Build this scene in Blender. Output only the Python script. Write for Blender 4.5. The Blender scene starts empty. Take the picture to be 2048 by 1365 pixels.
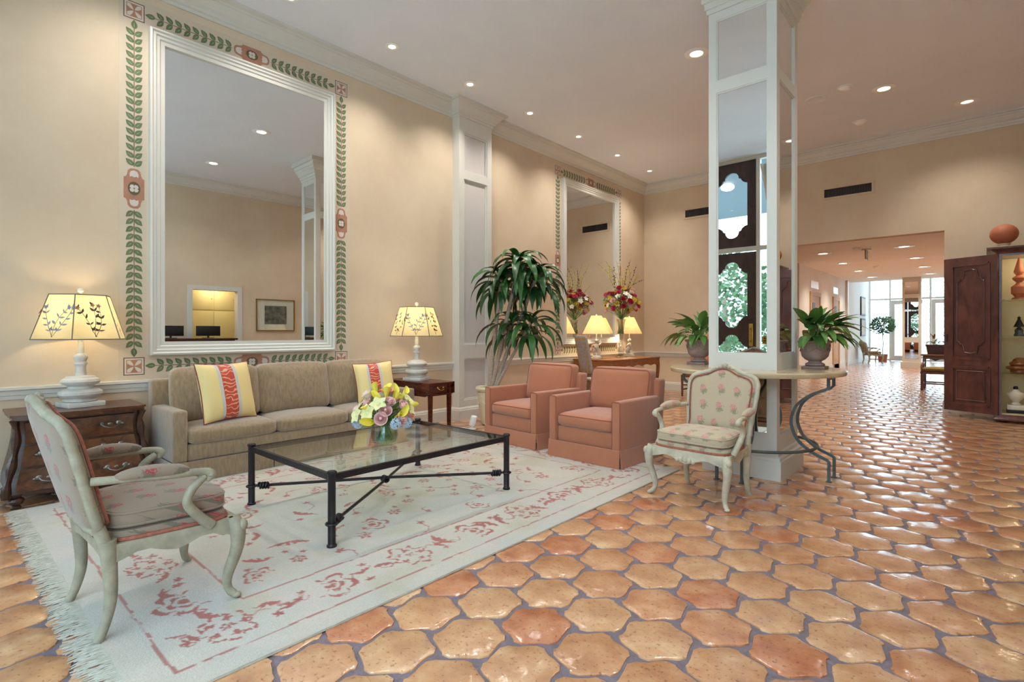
import bpy, bmesh, math, random
import numpy as np
from mathutils import Vector, Matrix, Quaternion
from mathutils.geometry import tessellate_polygon
R = math.radians; PI = math.pi
random.seed(7); rng = np.random.default_rng(5)
sc = bpy.context.scene; COL = sc.collection

# ---------------------------------------------------------------- camera, sky, exposure
CAM_H = 1.33
cd = bpy.data.cameras.new('camera'); cam = bpy.data.objects.new('camera', cd); COL.objects.link(cam)
cam.location = (0, 0, CAM_H); cam.rotation_euler = (R(90), 0, 0.7309)
cd.sensor_width = 36; cd.lens = 1053/2048*36; cd.shift_y = -17.5/2048; cd.clip_start = .05; cd.clip_end = 300
sc.camera = cam
vs = sc.view_settings; vs.view_transform = 'Standard'; vs.look = 'None'; vs.gamma = 1; vs.use_curve_mapping = False
vs.exposure = 0.28
W = bpy.data.worlds.new('overcast_sky'); sc.world = W; W.use_nodes = True
nt = W.node_tree; bgn = nt.nodes['Background']; bgn.inputs[0].default_value = (.64, .83, 1, 1); bgn.inputs[1].default_value = 5.6
def portal(loc, rot, sx, sy):
    l = bpy.data.lights.new('window_portal', 'AREA'); l.shape = 'RECTANGLE'; l.size = sx; l.size_y = sy
    l.cycles.is_portal = True
    o = bpy.data.objects.new('window_portal', l); o.location = loc; o.rotation_euler = rot; COL.objects.link(o)
portal((-2.36, -.8, 2.4), (R(90), 0, R(180)), 7.3, 4.7)      # glazed front behind the camera, light goes to +y
portal((-.6, 30.3, 2.2), (R(90), 0, 0), 7.4, 4.3)            # far glazing, light goes to -y

# ---------------------------------------------------------------- materials
def srgb(r, g, b, a=1):
    f = lambda c: (c/255/12.92 if c/255 <= .04045 else ((c/255+.055)/1.055)**2.4)
    return (f(r), f(g), f(b), a)
def nodes(m): return m.node_tree.nodes, m.node_tree.links
def newmat(name):
    m = bpy.data.materials.new(name); m.use_nodes = True
    return m, m.node_tree.nodes['Principled BSDF']
def ramp(N, stops):
    r = N.new('ShaderNodeValToRGB'); e = r.color_ramp.elements
    while len(e) < len(stops): e.new(.5)
    for i, (p, c) in enumerate(stops): e[i].position = p; e[i].color = c
    return r
def sca(c, k): return (min(1, c[0]*k), min(1, c[1]*k), min(1, c[2]*k), 1)
def mat(name, col, rough=.5, metal=0, spec=.5, var=0, vs=6, bump=0, bs=80, coat=0, sheen=0, stretch=None, obj=True):
    m, p = newmat(name); N, L = nodes(m)
    p.inputs['Base Color'].default_value = col; p.inputs['Roughness'].default_value = rough; p.inputs['Metallic'].default_value = metal
    p.inputs['Specular IOR Level'].default_value = spec; p.inputs['Coat Weight'].default_value = coat; p.inputs['Coat Roughness'].default_value = .12
    p.inputs['Sheen Weight'].default_value = sheen
    if var or bump:
        tc = N.new('ShaderNodeTexCoord'); mp = N.new('ShaderNodeMapping'); L.new(tc.outputs['Object'], mp.inputs[0])
        if stretch: mp.inputs['Scale'].default_value = stretch
    if var:
        n = N.new('ShaderNodeTexNoise'); n.inputs['Scale'].default_value = vs; n.inputs['Detail'].default_value = 5; n.inputs['Roughness'].default_value = .6
        L.new(mp.outputs[0], n.inputs[0])
        r = ramp(N, [(.28, sca(col, 1-var)), (.72, sca(col, 1+var))]); L.new(n.outputs['Fac'], r.inputs[0]); L.new(r.outputs[0], p.inputs['Base Color'])
    if bump:
        n2 = N.new('ShaderNodeTexNoise'); n2.inputs['Scale'].default_value = bs; n2.inputs['Detail'].default_value = 3; L.new(mp.outputs[0], n2.inputs[0])
        b = N.new('ShaderNodeBump'); b.inputs['Strength'].default_value = bump; b.inputs['Distance'].default_value = .01; L.new(n2.outputs['Fac'], b.inputs['Height']); L.new(b.outputs[0], p.inputs['Normal'])
    return m
def wood(name, c1, c2, rough=.35, scale=(3, 3, 22), coat=.2):
    m, p = newmat(name); N, L = nodes(m)
    tc = N.new('ShaderNodeTexCoord'); mp = N.new('ShaderNodeMapping'); mp.inputs['Scale'].default_value = scale; L.new(tc.outputs['Object'], mp.inputs[0])
    n = N.new('ShaderNodeTexNoise'); n.inputs['Scale'].default_value = 2.2; n.inputs['Detail'].default_value = 6; n.inputs['Distortion'].default_value = .8; L.new(mp.outputs[0], n.inputs[0])
    r = ramp(N, [(.3, c1), (.7, c2)]); L.new(n.outputs['Fac'], r.inputs[0]); L.new(r.outputs[0], p.inputs['Base Color'])
    p.inputs['Roughness'].default_value = rough; p.inputs['Coat Weight'].default_value = coat; p.inputs['Coat Roughness'].default_value = .15
    return m
def clear(name, tint=(1, 1, 1, 1), refl=.09, rough=0.0):
    m = bpy.data.materials.new(name); m.use_nodes = True; N, L = nodes(m); N.remove(N['Principled BSDF'])
    t = N.new('ShaderNodeBsdfTransparent'); t.inputs[0].default_value = tint
    g = N.new('ShaderNodeBsdfGlossy'); g.inputs['Roughness'].default_value = rough
    lw = N.new('ShaderNodeLayerWeight'); lw.inputs[0].default_value = .5
    pw = N.new('ShaderNodeMath'); pw.operation = 'POWER'; pw.inputs[1].default_value = 5; L.new(lw.outputs['Facing'], pw.inputs[0])
    x = N.new('ShaderNodeMixShader'); mm = N.new('ShaderNodeMath'); mm.operation = 'MULTIPLY_ADD'; mm.inputs[1].default_value = .9-refl; mm.inputs[2].default_value = refl
    L.new(pw.outputs[0], mm.inputs[0]); L.new(mm.outputs[0], x.inputs[0]); L.new(t.outputs[0], x.inputs[1]); L.new(g.outputs[0], x.inputs[2])
    L.new(x.outputs[0], N['Material Output'].inputs[0]); return m
def emis(name, col, s):
    m, p = newmat(name); p.inputs['Base Color'].default_value = col; p.inputs['Emission Color'].default_value = col; p.inputs['Emission Strength'].default_value = s; return m
def floral(name, base, petal, leaf, scale=9, coord='UV', rough=.85, dot=.20):
    """woven cloth with rows of small printed rosettes"""
    m, p = newmat(name); N, L = nodes(m)
    tc = N.new('ShaderNodeTexCoord'); v = N.new('ShaderNodeTexVoronoi'); v.voronoi_dimensions = '2D'; v.inputs['Scale'].default_value = scale; v.inputs['Randomness'].default_value = .22
    nz = N.new('ShaderNodeTexNoise'); nz.inputs['Scale'].default_value = scale*11; nz.inputs['Detail'].default_value = 2; L.new(tc.outputs[coord], nz.inputs[0])
    L.new(tc.outputs[coord], v.inputs[0])
    ad = N.new('ShaderNodeMath'); ad.operation = 'MULTIPLY_ADD'; ad.inputs[1].default_value = .30; L.new(nz.outputs['Fac'], ad.inputs[0]); L.new(v.outputs['Distance'], ad.inputs[2])
    r = ramp(N, [(.0, petal), (.20, sca(petal, 1.25)), (.235, sca(base, 1.12)), (.26, petal), (dot+.11, sca(petal, 1.3)), (dot+.125, base)])
    L.new(ad.outputs[0], r.inputs[0])
    mp = N.new('ShaderNodeMapping'); mp.inputs['Location'].default_value = (.012, .028, 0); L.new(tc.outputs[coord], mp.inputs[0])
    v2 = N.new('ShaderNodeTexVoronoi'); v2.voronoi_dimensions = '2D'; v2.inputs['Scale'].default_value = scale; v2.inputs['Randomness'].default_value = .22; L.new(mp.outputs[0], v2.inputs[0])
    ad2 = N.new('ShaderNodeMath'); ad2.operation = 'MULTIPLY_ADD'; ad2.inputs[1].default_value = .55; L.new(nz.outputs['Fac'], ad2.inputs[0]); L.new(v2.outputs['Distance'], ad2.inputs[2])
    r2 = ramp(N, [(.44, (1, 1, 1, 1)), (.50, (0, 0, 0, 1))]); L.new(ad2.outputs[0], r2.inputs[0])
    gm = ramp(N, [(dot+.11, (0, 0, 0, 1)), (dot+.125, (1, 1, 1, 1))]); L.new(ad.outputs[0], gm.inputs[0]); mm = N.new('ShaderNodeMath'); mm.operation = 'MULTIPLY'; L.new(r2.outputs[0], mm.inputs[0]); L.new(gm.outputs[0], mm.inputs[1])
    mx = N.new('ShaderNodeMix'); mx.data_type = 'RGBA'; L.new(mm.outputs[0], mx.inputs[0]); L.new(r.outputs[0], mx.inputs[6]); mx.inputs[7].default_value = leaf; L.new(mx.outputs[2], p.inputs['Base Color'])
    p.inputs['Roughness'].default_value = rough; p.inputs['Sheen Weight'].default_value = .25
    b = N.new('ShaderNodeBump'); b.inputs['Strength'].default_value = .25; b.inputs['Distance'].default_value = .003; n2 = N.new('ShaderNodeTexNoise'); n2.inputs['Scale'].default_value = 160; L.new(tc.outputs['Object'], n2.inputs[0]); L.new(n2.outputs['Fac'], b.inputs['Height']); L.new(b.outputs[0], p.inputs['Normal'])
    return m

M = {}
def wallmat(name, c1, c2, bump=.05):
    m, p = newmat(name); N, L = nodes(m); tc = N.new('ShaderNodeTexCoord')
    n = N.new('ShaderNodeTexNoise'); n.inputs['Scale'].default_value = .8; n.inputs['Detail'].default_value = 7; n.inputs['Roughness'].default_value = .65; L.new(tc.outputs['Object'], n.inputs[0])
    r = ramp(N, [(.3, c1), (.7, c2)]); L.new(n.outputs['Fac'], r.inputs[0]); L.new(r.outputs[0], p.inputs['Base Color']); p.inputs['Roughness'].default_value = .9; p.inputs['Specular IOR Level'].default_value = .2
    n2 = N.new('ShaderNodeTexNoise'); n2.inputs['Scale'].default_value = 90; L.new(tc.outputs['Object'], n2.inputs[0]); b = N.new('ShaderNodeBump'); b.inputs['Strength'].default_value = bump; b.inputs['Distance'].default_value = .01; L.new(n2.outputs['Fac'], b.inputs['Height']); L.new(b.outputs[0], p.inputs['Normal'])
    return m
M['wall'] = wallmat('peach_wall_paint', srgb(206, 184, 157), srgb(221, 203, 177))
M['wall_white'] = wallmat('white_wall_paint', srgb(228, 224, 218), srgb(236, 234, 230))
M['ceiling'] = wallmat('textured_ceiling_paint', srgb(228, 232, 240), srgb(236, 239, 245), .5)
M['ceiling_warm'] = wallmat('warm_ceiling_paint', srgb(240, 232, 218), srgb(244, 238, 226), .3)
M['trim'] = mat('painted_trim', srgb(214, 211, 202), .45, var=.02, vs=3)
M['trim_panel'] = mat('painted_panel', srgb(205, 200, 196), .4, var=.03, vs=3)
M['mirror'] = mat('silvered_mirror', (.86, .88, .88, 1), .0, metal=1)
M['mirror_dark'] = mat('mirror_backing', srgb(28, 30, 32), .4)
M['grout'] = mat('grey_grout', srgb(116, 104, 112), .55, var=.22, vs=18, bump=.5, bs=50)
def tilemat(name, island):
    m, p = newmat(name); N, L = nodes(m); tc = N.new('ShaderNodeTexCoord'); ge = N.new('ShaderNodeNewGeometry'); oi = N.new('ShaderNodeObjectInfo')
    rnd = ge.outputs['Random Per Island'] if island else oi.outputs['Random']
    r = ramp(N, [(0, srgb(184, 112, 70)), (.10, srgb(206, 154, 110)), (.3, srgb(194, 138, 94)), (.5, srgb(210, 166, 122)), (.68, srgb(188, 128, 84)), (.84, srgb(214, 172, 130)), (.90, srgb(188, 92, 50)), (1, srgb(176, 74, 38))]); L.new(rnd, r.inputs[0])
    n = N.new('ShaderNodeTexNoise'); n.inputs['Scale'].default_value = 7; n.inputs['Detail'].default_value = 6; n.inputs['Roughness'].default_value = .62; L.new(ge.outputs['Position'], n.inputs[0])
    r2 = ramp(N, [(.28, srgb(144, 84, 54)), (.5, srgb(196, 140, 98)), (.74, srgb(228, 190, 148))]); L.new(n.outputs['Fac'], r2.inputs[0])
    mx = N.new('ShaderNodeMix'); mx.data_type = 'RGBA'; mx.inputs[0].default_value = .58; L.new(r.outputs[0], mx.inputs[6]); L.new(r2.outputs[0], mx.inputs[7])
    sp = N.new('ShaderNodeTexNoise'); sp.inputs['Scale'].default_value = 55; sp.inputs['Detail'].default_value = 2; L.new(ge.outputs['Position'], sp.inputs[0])
    r3 = ramp(N, [(.30, (.45, .34, .30, 1)), (.40, (1, 1, 1, 1))]); L.new(sp.outputs['Fac'], r3.inputs[0])
    mu = N.new('ShaderNodeMix'); mu.data_type = 'RGBA'; mu.blend_type = 'MULTIPLY'; mu.inputs[0].default_value = .8; L.new(mx.outputs[2], mu.inputs[6]); L.new(r3.outputs[0], mu.inputs[7]); L.new(mu.outputs[2], p.inputs['Base Color'])
    p.inputs['Roughness'].default_value = .32; p.inputs['Coat Weight'].default_value = 1.0; p.inputs['Coat Roughness'].default_value = .14
    b = N.new('ShaderNodeBump'); b.inputs['Strength'].default_value = .22; b.inputs['Distance'].default_value = .02; n2 = N.new('ShaderNodeTexNoise'); n2.inputs['Scale'].default_value = 9; n2.inputs['Detail'].default_value = 4; L.new(ge.outputs['Position'], n2.inputs[0]); L.new(n2.outputs['Fac'], b.inputs['Height']); L.new(b.outputs[0], p.inputs['Normal']); L.new(b.outputs[0], p.inputs['Coat Normal'])
    return m
M['tile'] = tilemat('terracotta_tile', False); M['tile_far'] = tilemat('terracotta_tile_far', True)
M['leaf_paint'] = mat('stencil_green', srgb(108, 122, 88), .9, var=.15, vs=12); M['leaf_vein'] = mat('stencil_light_green', srgb(168, 180, 140), .9)
M['stem_paint'] = mat('stencil_brown', srgb(110, 84, 66), .9); M['rust_paint'] = mat('stencil_rust', srgb(178, 128, 104), .9, var=.1, vs=14)
M['ivory_paint'] = mat('stencil_ivory', srgb(216, 204, 192), .9); M['band_paint'] = mat('stencil_pale_band', srgb(212, 194, 172), .9, var=.03, vs=2)
M['olive_paint'] = mat('stencil_olive', srgb(104, 92, 66), .9)
M['dark_iron'] = mat('blackened_iron', srgb(48, 44, 48), .38, metal=.6, var=.25, vs=10, bump=.15, bs=60)
M['verdigris'] = mat('grey_green_iron', srgb(92, 100, 100), .5, metal=.5, var=.2, vs=14, bump=.2, bs=60)
M['glass'] = clear('clear_glass', (.93, .97, .95, 1), .06); M['vase_glass'] = clear('vase_glass', (.93, .97, .95, 1), .07); M['pane'] = clear('window_glass', (.96, .98, .98, 1), .05)
M['water'] = clear('water', (.80, .92, .86, 1), .05)
M['chenille'] = mat('taupe_chenille', srgb(148, 124, 94), .9, var=.24, vs=26, bump=.35, bs=180, sheen=.6, stretch=(1.6, 1.6, .5))
M['pink'] = mat('salmon_upholstery', srgb(174, 108, 76), .9, var=.06, vs=5, bump=.2, bs=220, sheen=.4)
M['pink_pipe'] = mat('salmon_piping', srgb(152, 84, 66), .9)
M['chest_wood'] = wood('walnut_veneer', srgb(52, 28, 18), srgb(112, 66, 38), .3, (2, 6, 9))
M['dark_wood'] = wood('dark_walnut', srgb(40, 22, 16), srgb(74, 42, 26), .3)
M['mahogany'] = wood('mahogany', srgb(52, 20, 14), srgb(92, 38, 24), .25)
M['armoire_wood'] = wood('carved_armoire_wood', srgb(70, 40, 38), srgb(112, 66, 58), .28, (4, 4, 1.6))
M['oak'] = wood('honey_oak', srgb(112, 62, 32), srgb(166, 102, 56), .35)
M['brown_wood'] = wood('brown_chair_wood', srgb(92, 52, 34), srgb(136, 84, 54), .45)
M['pewter'] = mat('antique_pewter', srgb(130, 128, 122), .35, metal=.9, var=.2, vs=20)
M['brass'] = mat('polished_brass', srgb(205, 168, 92), .25, metal=.9)
M['chair_paint'] = mat('distressed_cream_paint', srgb(186, 176, 154), .55, var=.24, vs=14, bump=.2, bs=40)
M['chair_paint_green'] = mat('distressed_sage_paint', srgb(150, 143, 122), .55, var=.26, vs=14, bump=.2, bs=40)
M['floral_a'] = floral('grey_floral_brocade', srgb(138, 120, 102), srgb(140, 52, 54), srgb(108, 98, 82), 7.0)
M['floral_b'] = floral('cream_floral_brocade', srgb(184, 166, 138), srgb(186, 118, 116), srgb(142, 138, 108), 7.2)
M['braid'] = mat('rose_braid_trim', srgb(150, 88, 70), .9, var=.3, vs=60)
M['lamp_stone'] = mat('weathered_stone_paint', srgb(206, 200, 192), .7, var=.16, vs=9, bump=.3, bs=40)
def shademat(name, col, tr=.55):
    m = bpy.data.materials.new(name); m.use_nodes = True; N, L = nodes(m); N.remove(N['Principled BSDF'])
    d = N.new('ShaderNodeBsdfDiffuse'); t = N.new('ShaderNodeBsdfTranslucent'); x = N.new('ShaderNodeMixShader'); x.inputs[0].default_value = tr
    tc = N.new('ShaderNodeTexCoord'); n = N.new('ShaderNodeTexNoise'); n.inputs['Scale'].default_value = 9; n.inputs['Detail'].default_value = 5; L.new(tc.outputs['Object'], n.inputs[0])
    r = ramp(N, [(.3, sca(col, .9)), (.7, sca(col, 1.04))]); L.new(n.outputs['Fac'], r.inputs[0]); L.new(r.outputs[0], d.inputs[0]); L.new(r.outputs[0], t.inputs[0])
    L.new(d.outputs[0], x.inputs[1]); L.new(t.outputs[0], x.inputs[2]); L.new(x.outputs[0], N['Material Output'].inputs[0]); return m
M['parchment'] = shademat('parchment_shade', srgb(224, 210, 168)); M['cream_shade'] = shademat('cream_linen_shade', srgb(246, 234, 200))
M['shade_edge'] = mat('shade_binding', srgb(116, 110, 92), .8); M['print_dark'] = mat('botanical_print', srgb(92, 74, 60), .85, var=.3, vs=20); M['print_pink'] = mat('botanical_petal', srgb(176, 128, 104), .85)
M['print_blue'] = mat('botanical_pale', srgb(150, 150, 158), .85)
M['ivory'] = mat('ivory_finial', srgb(232, 226, 208), .4)
M['bulb'] = emis('lamp_bulb', (1, .82, .55, 1), 12)
M['urn'] = mat('weathered_terracotta', srgb(160, 132, 122), .85, var=.22, vs=12, bump=.4, bs=50)
M['planter'] = mat('cream_cast_stone', srgb(222, 208, 176), .7, var=.08, vs=10, bump=.2)
M['soil'] = mat('potting_soil', srgb(62, 50, 40), .95, var=.4, vs=60, bump=.6)
def leafmat(name, c1, c2, rough=.35):
    m, p = newmat(name); N, L = nodes(m); oi = N.new('ShaderNodeObjectInfo'); ge = N.new('ShaderNodeNewGeometry'); n = N.new('ShaderNodeTexNoise'); n.inputs['Scale'].default_value = 3; L.new(ge.outputs['Position'], n.inputs[0])
    ad = N.new('ShaderNodeMath'); ad.operation = 'MULTIPLY_ADD'; ad.inputs[1].default_value = .6; L.new(oi.outputs['Random'], ad.inputs[0]); L.new(n.outputs['Fac'], ad.inputs[2])
    r = ramp(N, [(.3, c1), (1, c2)]); L.new(ad.outputs[0], r.inputs[0]); L.new(r.outputs[0], p.inputs['Base Color']); p.inputs['Roughness'].default_value = rough; p.inputs['Specular IOR Level'].default_value = .45
    p.inputs['Subsurface Weight'].default_value = 0; return m
M['dracaena'] = leafmat('dracaena_leaf', srgb(15, 44, 24), srgb(52, 100, 46)); M['lily_leaf'] = leafmat('glossy_plant_leaf', srgb(40, 82, 38), srgb(108, 150, 70))
M['trunk'] = mat('pale_cane_bark', srgb(176, 158, 142), .85, var=.22, vs=16, bump=.5, bs=60, stretch=(1, 1, 4))
M['stone_top'] = mat('honed_stone_top', srgb(196, 176, 142), .22, var=.12, vs=7, coat=.3)
M['white_plastic'] = mat('white_plastic', srgb(248, 247, 244), .35); M['black'] = mat('matt_black', srgb(20, 18, 18), .5)
M['dark_vent'] = mat('dark_vent_slat', srgb(62, 48, 44), .6); M['metal_white'] = mat('white_enamel', srgb(232, 230, 224), .3)
M['crystal'] = clear('cut_crystal', (.9, .93, .92, 1), .22)
M['orange_cloth'] = floral('orange_damask', srgb(198, 130, 88), srgb(224, 196, 140), srgb(172, 96, 66), 14, 'Object')
M['tan_cloth'] = mat('tan_brocade', srgb(178, 150, 112), .9, var=.15, vs=20, bump=.3); M['grey_cloth'] = mat('grey_brocade', srgb(168, 158, 152), .9, var=.3, vs=30, bump=.3)
M['olive_cloth'] = mat('olive_cushion', srgb(150, 128, 82), .9, var=.1, vs=20)
M['green'] = mat('flower_stem', srgb(86, 128, 60), .5)
M['gold_frame'] = mat('gilt_frame', srgb(150, 118, 66), .4, metal=.5)
M['armoire_in'] = mat('cream_armoire_lining', srgb(214, 200, 160), .7, var=.05); M['terracotta'] = mat('terracotta_sphere', srgb(184, 108, 74), .6, var=.15, vs=5, bump=.2)
M['door_dark'] = wood('dark_entrance_door', srgb(44, 28, 28), srgb(72, 48, 46), .4, (3, 3, 1.5))
M['curtain'] = mat('ivory_curtain', srgb(232, 224, 206), .9, sheen=.3)
M['cabinet_cream'] = mat('cream_cabinet', srgb(236, 222, 168), .5)
M['door_tan'] = mat('tan_door_wood', srgb(190, 148, 92), .6, var=.1, vs=5)
M['soffit'] = mat('grey_blue_soffit', srgb(112, 128, 136), .8)
M['pave'] = mat('pale_paving', srgb(226, 226, 222), .9, var=.08, vs=2)
M['tree_far'] = leafmat('glare_paled_foliage', srgb(120, 160, 136), srgb(196, 214, 196), .7)  # far trees: leaf colour paled to paint in the white daylight glare
M['tree_leaf'] = leafmat('outdoor_foliage', srgb(44, 84, 52), srgb(120, 156, 112), .7)

# ---------------------------------------------------------------- mesh helpers
class MB:
    def __init__(s): s.v = []; s.f = []; s.uv = {}; s.mi = []; s.cur = 0
    def add(s, vs, fs, uv=None):
        o = len(s.v); s.v += [tuple(map(float, p)) for p in vs]; s.f += [tuple(o+i for i in f) for f in fs]; s.mi += [s.cur]*len(fs)
        if uv is not None:
            for i, u in enumerate(uv): s.uv[o+i] = u
        return s
    def box(s, x0, x1, y0, y1, z0, z1):
        return s.add([(x0, y0, z0), (x1, y0, z0), (x1, y1, z0), (x0, y1, z0), (x0, y0, z1), (x1, y0, z1), (x1, y1, z1), (x0, y1, z1)],
                     [(0, 3, 2, 1), (4, 5, 6, 7), (0, 1, 5, 4), (1, 2, 6, 5), (2, 3, 7, 6), (3, 0, 4, 7)])
    def rbox(s, x0, x1, y0, y1, z0, z1, r=.01, seg=2, puff=0):
        bm = bmesh.new(); bmesh.ops.create_cube(bm, size=1)
        for v in bm.verts: v.co = Vector((x0 if v.co.x < 0 else x1, y0 if v.co.y < 0 else y1, z0 if v.co.z < 0 else z1))
        r = min(r, .49*min(x1-x0, y1-y0, z1-z0))
        bmesh.ops.bevel(bm, geom=bm.edges[:], offset=r, segments=seg, profile=.5, affect='EDGES')
        bm.verts.ensure_lookup_table(); s.add([v.co for v in bm.verts], [[v.index for v in f.verts] for f in bm.faces]); bm.free(); return s
    def lathe(s, prof, c=(0, 0, 0), n=24, sx=1, sy=1, cap=True, a0=0):
        vs, fs = [], []; k = len(prof)
        for r, z in prof:
            for j in range(n):
                a = a0+2*PI*j/n; vs.append((c[0]+r*sx*math.cos(a), c[1]+r*sy*math.sin(a), c[2]+z))
        for i in range(k-1):
            for j in range(n): fs.append((i*n+j, i*n+(j+1) % n, (i+1)*n+(j+1) % n, (i+1)*n+j))
        if cap:
            if prof[0][0] > 1e-4: fs.append(tuple(reversed(range(n))))
            if prof[-1][0] > 1e-4: fs.append(tuple((k-1)*n+j for j in range(n)))
        return s.add(vs, fs)
    def tube(s, pts, r, n=8, closed=False, flat=1, up=None, cap=True):
        P = [Vector(p) for p in pts]; k = len(P); rr = r if hasattr(r, '__len__') else [r]*k; vs, fs = [], []
        T = []
        for i in range(k):
            a = P[(i-1) % k] if (closed or i > 0) else P[i]; b = P[(i+1) % k] if (closed or i < k-1) else P[i]
            d = b-a; T.append(d.normalized() if d.length > 1e-9 else Vector((0, 0, 1)))
        u = Vector(up) if up else (Vector((0, 0, 1)) if abs(T[0].z) < .9 else Vector((1, 0, 0)))
        u = (u-T[0]*u.dot(T[0])).normalized()
        for i in range(k):
            if up: u = Vector(up)
            u = (u-T[i]*u.dot(T[i])); u = u.normalized() if u.length > 1e-6 else Vector((1, 0, 0)); w = T[i].cross(u)
            for j in range(n):
                a = 2*PI*(j+.5)/n; q = P[i]+(u*math.cos(a)*flat+w*math.sin(a))*rr[i]; vs.append(q)
        m = k if closed else k-1
        for i in range(m):
            for j in range(n): fs.append((i*n+j, i*n+(j+1) % n, ((i+1) % k)*n+(j+1) % n, ((i+1) % k)*n+j))
        if cap and not closed: fs += [tuple(reversed(range(n))), tuple((k-1)*n+j for j in range(n))]
        return s.add(vs, fs)
    def bar(s, a, b, w, h=None, up=(0, 0, 1)):
        return s.tube([a, b], w*.7071, 4, flat=(h/w if h else 1), up=up)
    def ell(s, c, rx, ry, rz, nu=14, nv=9):
        prof = [(math.sin(PI*i/nv), -math.cos(PI*i/nv)) for i in range(nv+1)]; vs, fs = [], []
        for r, z in prof:
            for j in range(nu): a = 2*PI*j/nu; vs.append((c[0]+rx*r*math.cos(a), c[1]+ry*r*math.sin(a), c[2]+rz*z))
        for i in range(nv):
            for j in range(nu): fs.append((i*nu+j, i*nu+(j+1) % nu, (i+1)*nu+(j+1) % nu, (i+1)*nu+j))
        return s.add(vs, fs)
    def prism(s, poly, fn, t0, t1, holes=()):
        """poly: 2-D outline; fn(u, v, t) -> 3-D point; extruded from t0 to t1, optional holes"""
        loops = [list(poly)]+[list(h) for h in holes]; flat = [p for l in loops for p in l]; n = len(flat)
        tri = tessellate_polygon([[Vector((p[0], p[1], 0)) for p in l] for l in loops])
        vs = [fn(p[0], p[1], t0) for p in flat]+[fn(p[0], p[1], t1) for p in flat]
        fs = [tuple(t) for t in tri]+[tuple(n+i for i in reversed(t)) for t in tri]; o = 0
        for l in loops:
            k = len(l)
            for i in range(k): a, b = o+i, o+(i+1) % k; fs.append((a, b, n+b, n+a))
            o += k
        return s.add(vs, fs)
    def surf(s, fn, nu, nv, closed_u=False, uvs=(1, 1), two=False):
        vs, uv, fs = [], [], []
        for i in range(nu+(0 if closed_u else 1)):
            for j in range(nv+1): u, v = i/nu, j/nv; vs.append(fn(u, v)); uv.append((u*uvs[0], v*uvs[1]))
        w = nv+1; k = nu if closed_u else nu+1
        for i in range(nu):
            for j in range(nv): a, b = i*w+j, ((i+1) % k)*w+j; fs.append((a, b, b+1, a+1))
        return s.add(vs, fs, uv)
    def xf(s, mtx, start=0):
        s.v = s.v[:start]+[tuple(mtx @ Vector(p)) for p in s.v[start:]]; return s
    def mesh(s, name, m, smooth=38):
        me = bpy.data.meshes.new(name); me.from_pydata(s.v, [], s.f); me.validate(clean_customdata=False)
        bm = bmesh.new(); bm.from_mesh(me); bmesh.ops.recalc_face_normals(bm, faces=bm.faces[:]); bm.to_mesh(me); bm.free()
        for x in (m if isinstance(m, (list, tuple)) else [m]): me.materials.append(M[x] if isinstance(x, str) else x)
        if isinstance(m, (list, tuple)) and len(me.polygons) == len(s.mi): me.polygons.foreach_set('material_index', s.mi)
        uvl = me.uv_layers.new(name='UVMap')
        if s.uv:
            for l in me.loops: uvl.data[l.index].uv = s.uv.get(l.vertex_index, (0, 0))
        else:                                        # box-projected, metres
            for p in me.polygons:
                n = p.normal; ax = max(range(3), key=lambda i: abs(n[i])); a, b = [(1, 2), (0, 2), (0, 1)][ax]
                for li in p.loop_indices: co = me.vertices[me.loops[li].vertex_index].co; uvl.data[li].uv = (co[a], co[b])
        if smooth:
            me.polygons.foreach_set('use_smooth', [True]*len(me.polygons)); me.set_sharp_from_angle(angle=R(smooth))
        return me
    def build(s, name, m, parent=None, smooth=38, **k):
        o = bpy.data.objects.new(name, s.mesh(name, m, smooth)); COL.objects.link(o)
        if parent is not None: o.parent = parent
        tag(o, **k); return o
def tag(o, label=None, cat=None, group=None, kind=None):
    if label: o['label'] = label
    if cat: o['category'] = cat
    if group: o['group'] = group
    if kind: o['kind'] = kind
    return o
def thing(name, label, cat, loc=(0, 0, 0), rz=0, group=None, scale=1):
    o = bpy.data.objects.new(name, None); o.empty_display_size = .1; o.location = loc; o.rotation_euler = (0, 0, rz); o.scale = (scale,)*3; COL.objects.link(o)
    return tag(o, label, cat, group)
def inst(me, name, parent=None, loc=(0, 0, 0), rot=(0, 0, 0), scale=1):
    o = bpy.data.objects.new(name, me); o.location = loc; o.rotation_euler = rot; o.scale = (scale,)*3 if not hasattr(scale, '__len__') else scale
    if parent is not None: o.parent = parent
    COL.objects.link(o); return o
def dup(root, loc=None, rz=None, label=None, parent=None):
    c = root.copy(); COL.objects.link(c); c.parent = parent
    if loc is not None: c.location = loc
    if rz is not None: c.rotation_euler = (0, 0, rz)
    if label: c['label'] = label
    for ch in list(root.children): dup(ch, parent=c)
    return c
def struct(o): o['kind'] = 'structure'; return o
def smoothpath(pts, n=6, closed=False):
    P = [np.array(p, float) for p in pts]; k = len(P); out = []
    rngi = range(k if closed else k-1)
    for i in rngi:
        p0 = P[(i-1) % k] if (closed or i > 0) else 2*P[0]-P[1]; p1 = P[i]; p2 = P[(i+1) % k]; p3 = P[(i+2) % k] if (closed or i+2 < k) else 2*P[-1]-P[-2]
        for j in range(n):
            t = j/n; out.append(tuple(.5*((2*p1)+(-p0+p2)*t+(2*p0-5*p1+4*p2-p3)*t*t+(-p0+3*p1-3*p2+p3)*t**3)))
    if not closed: out.append(tuple(P[-1]))
    return out
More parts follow.
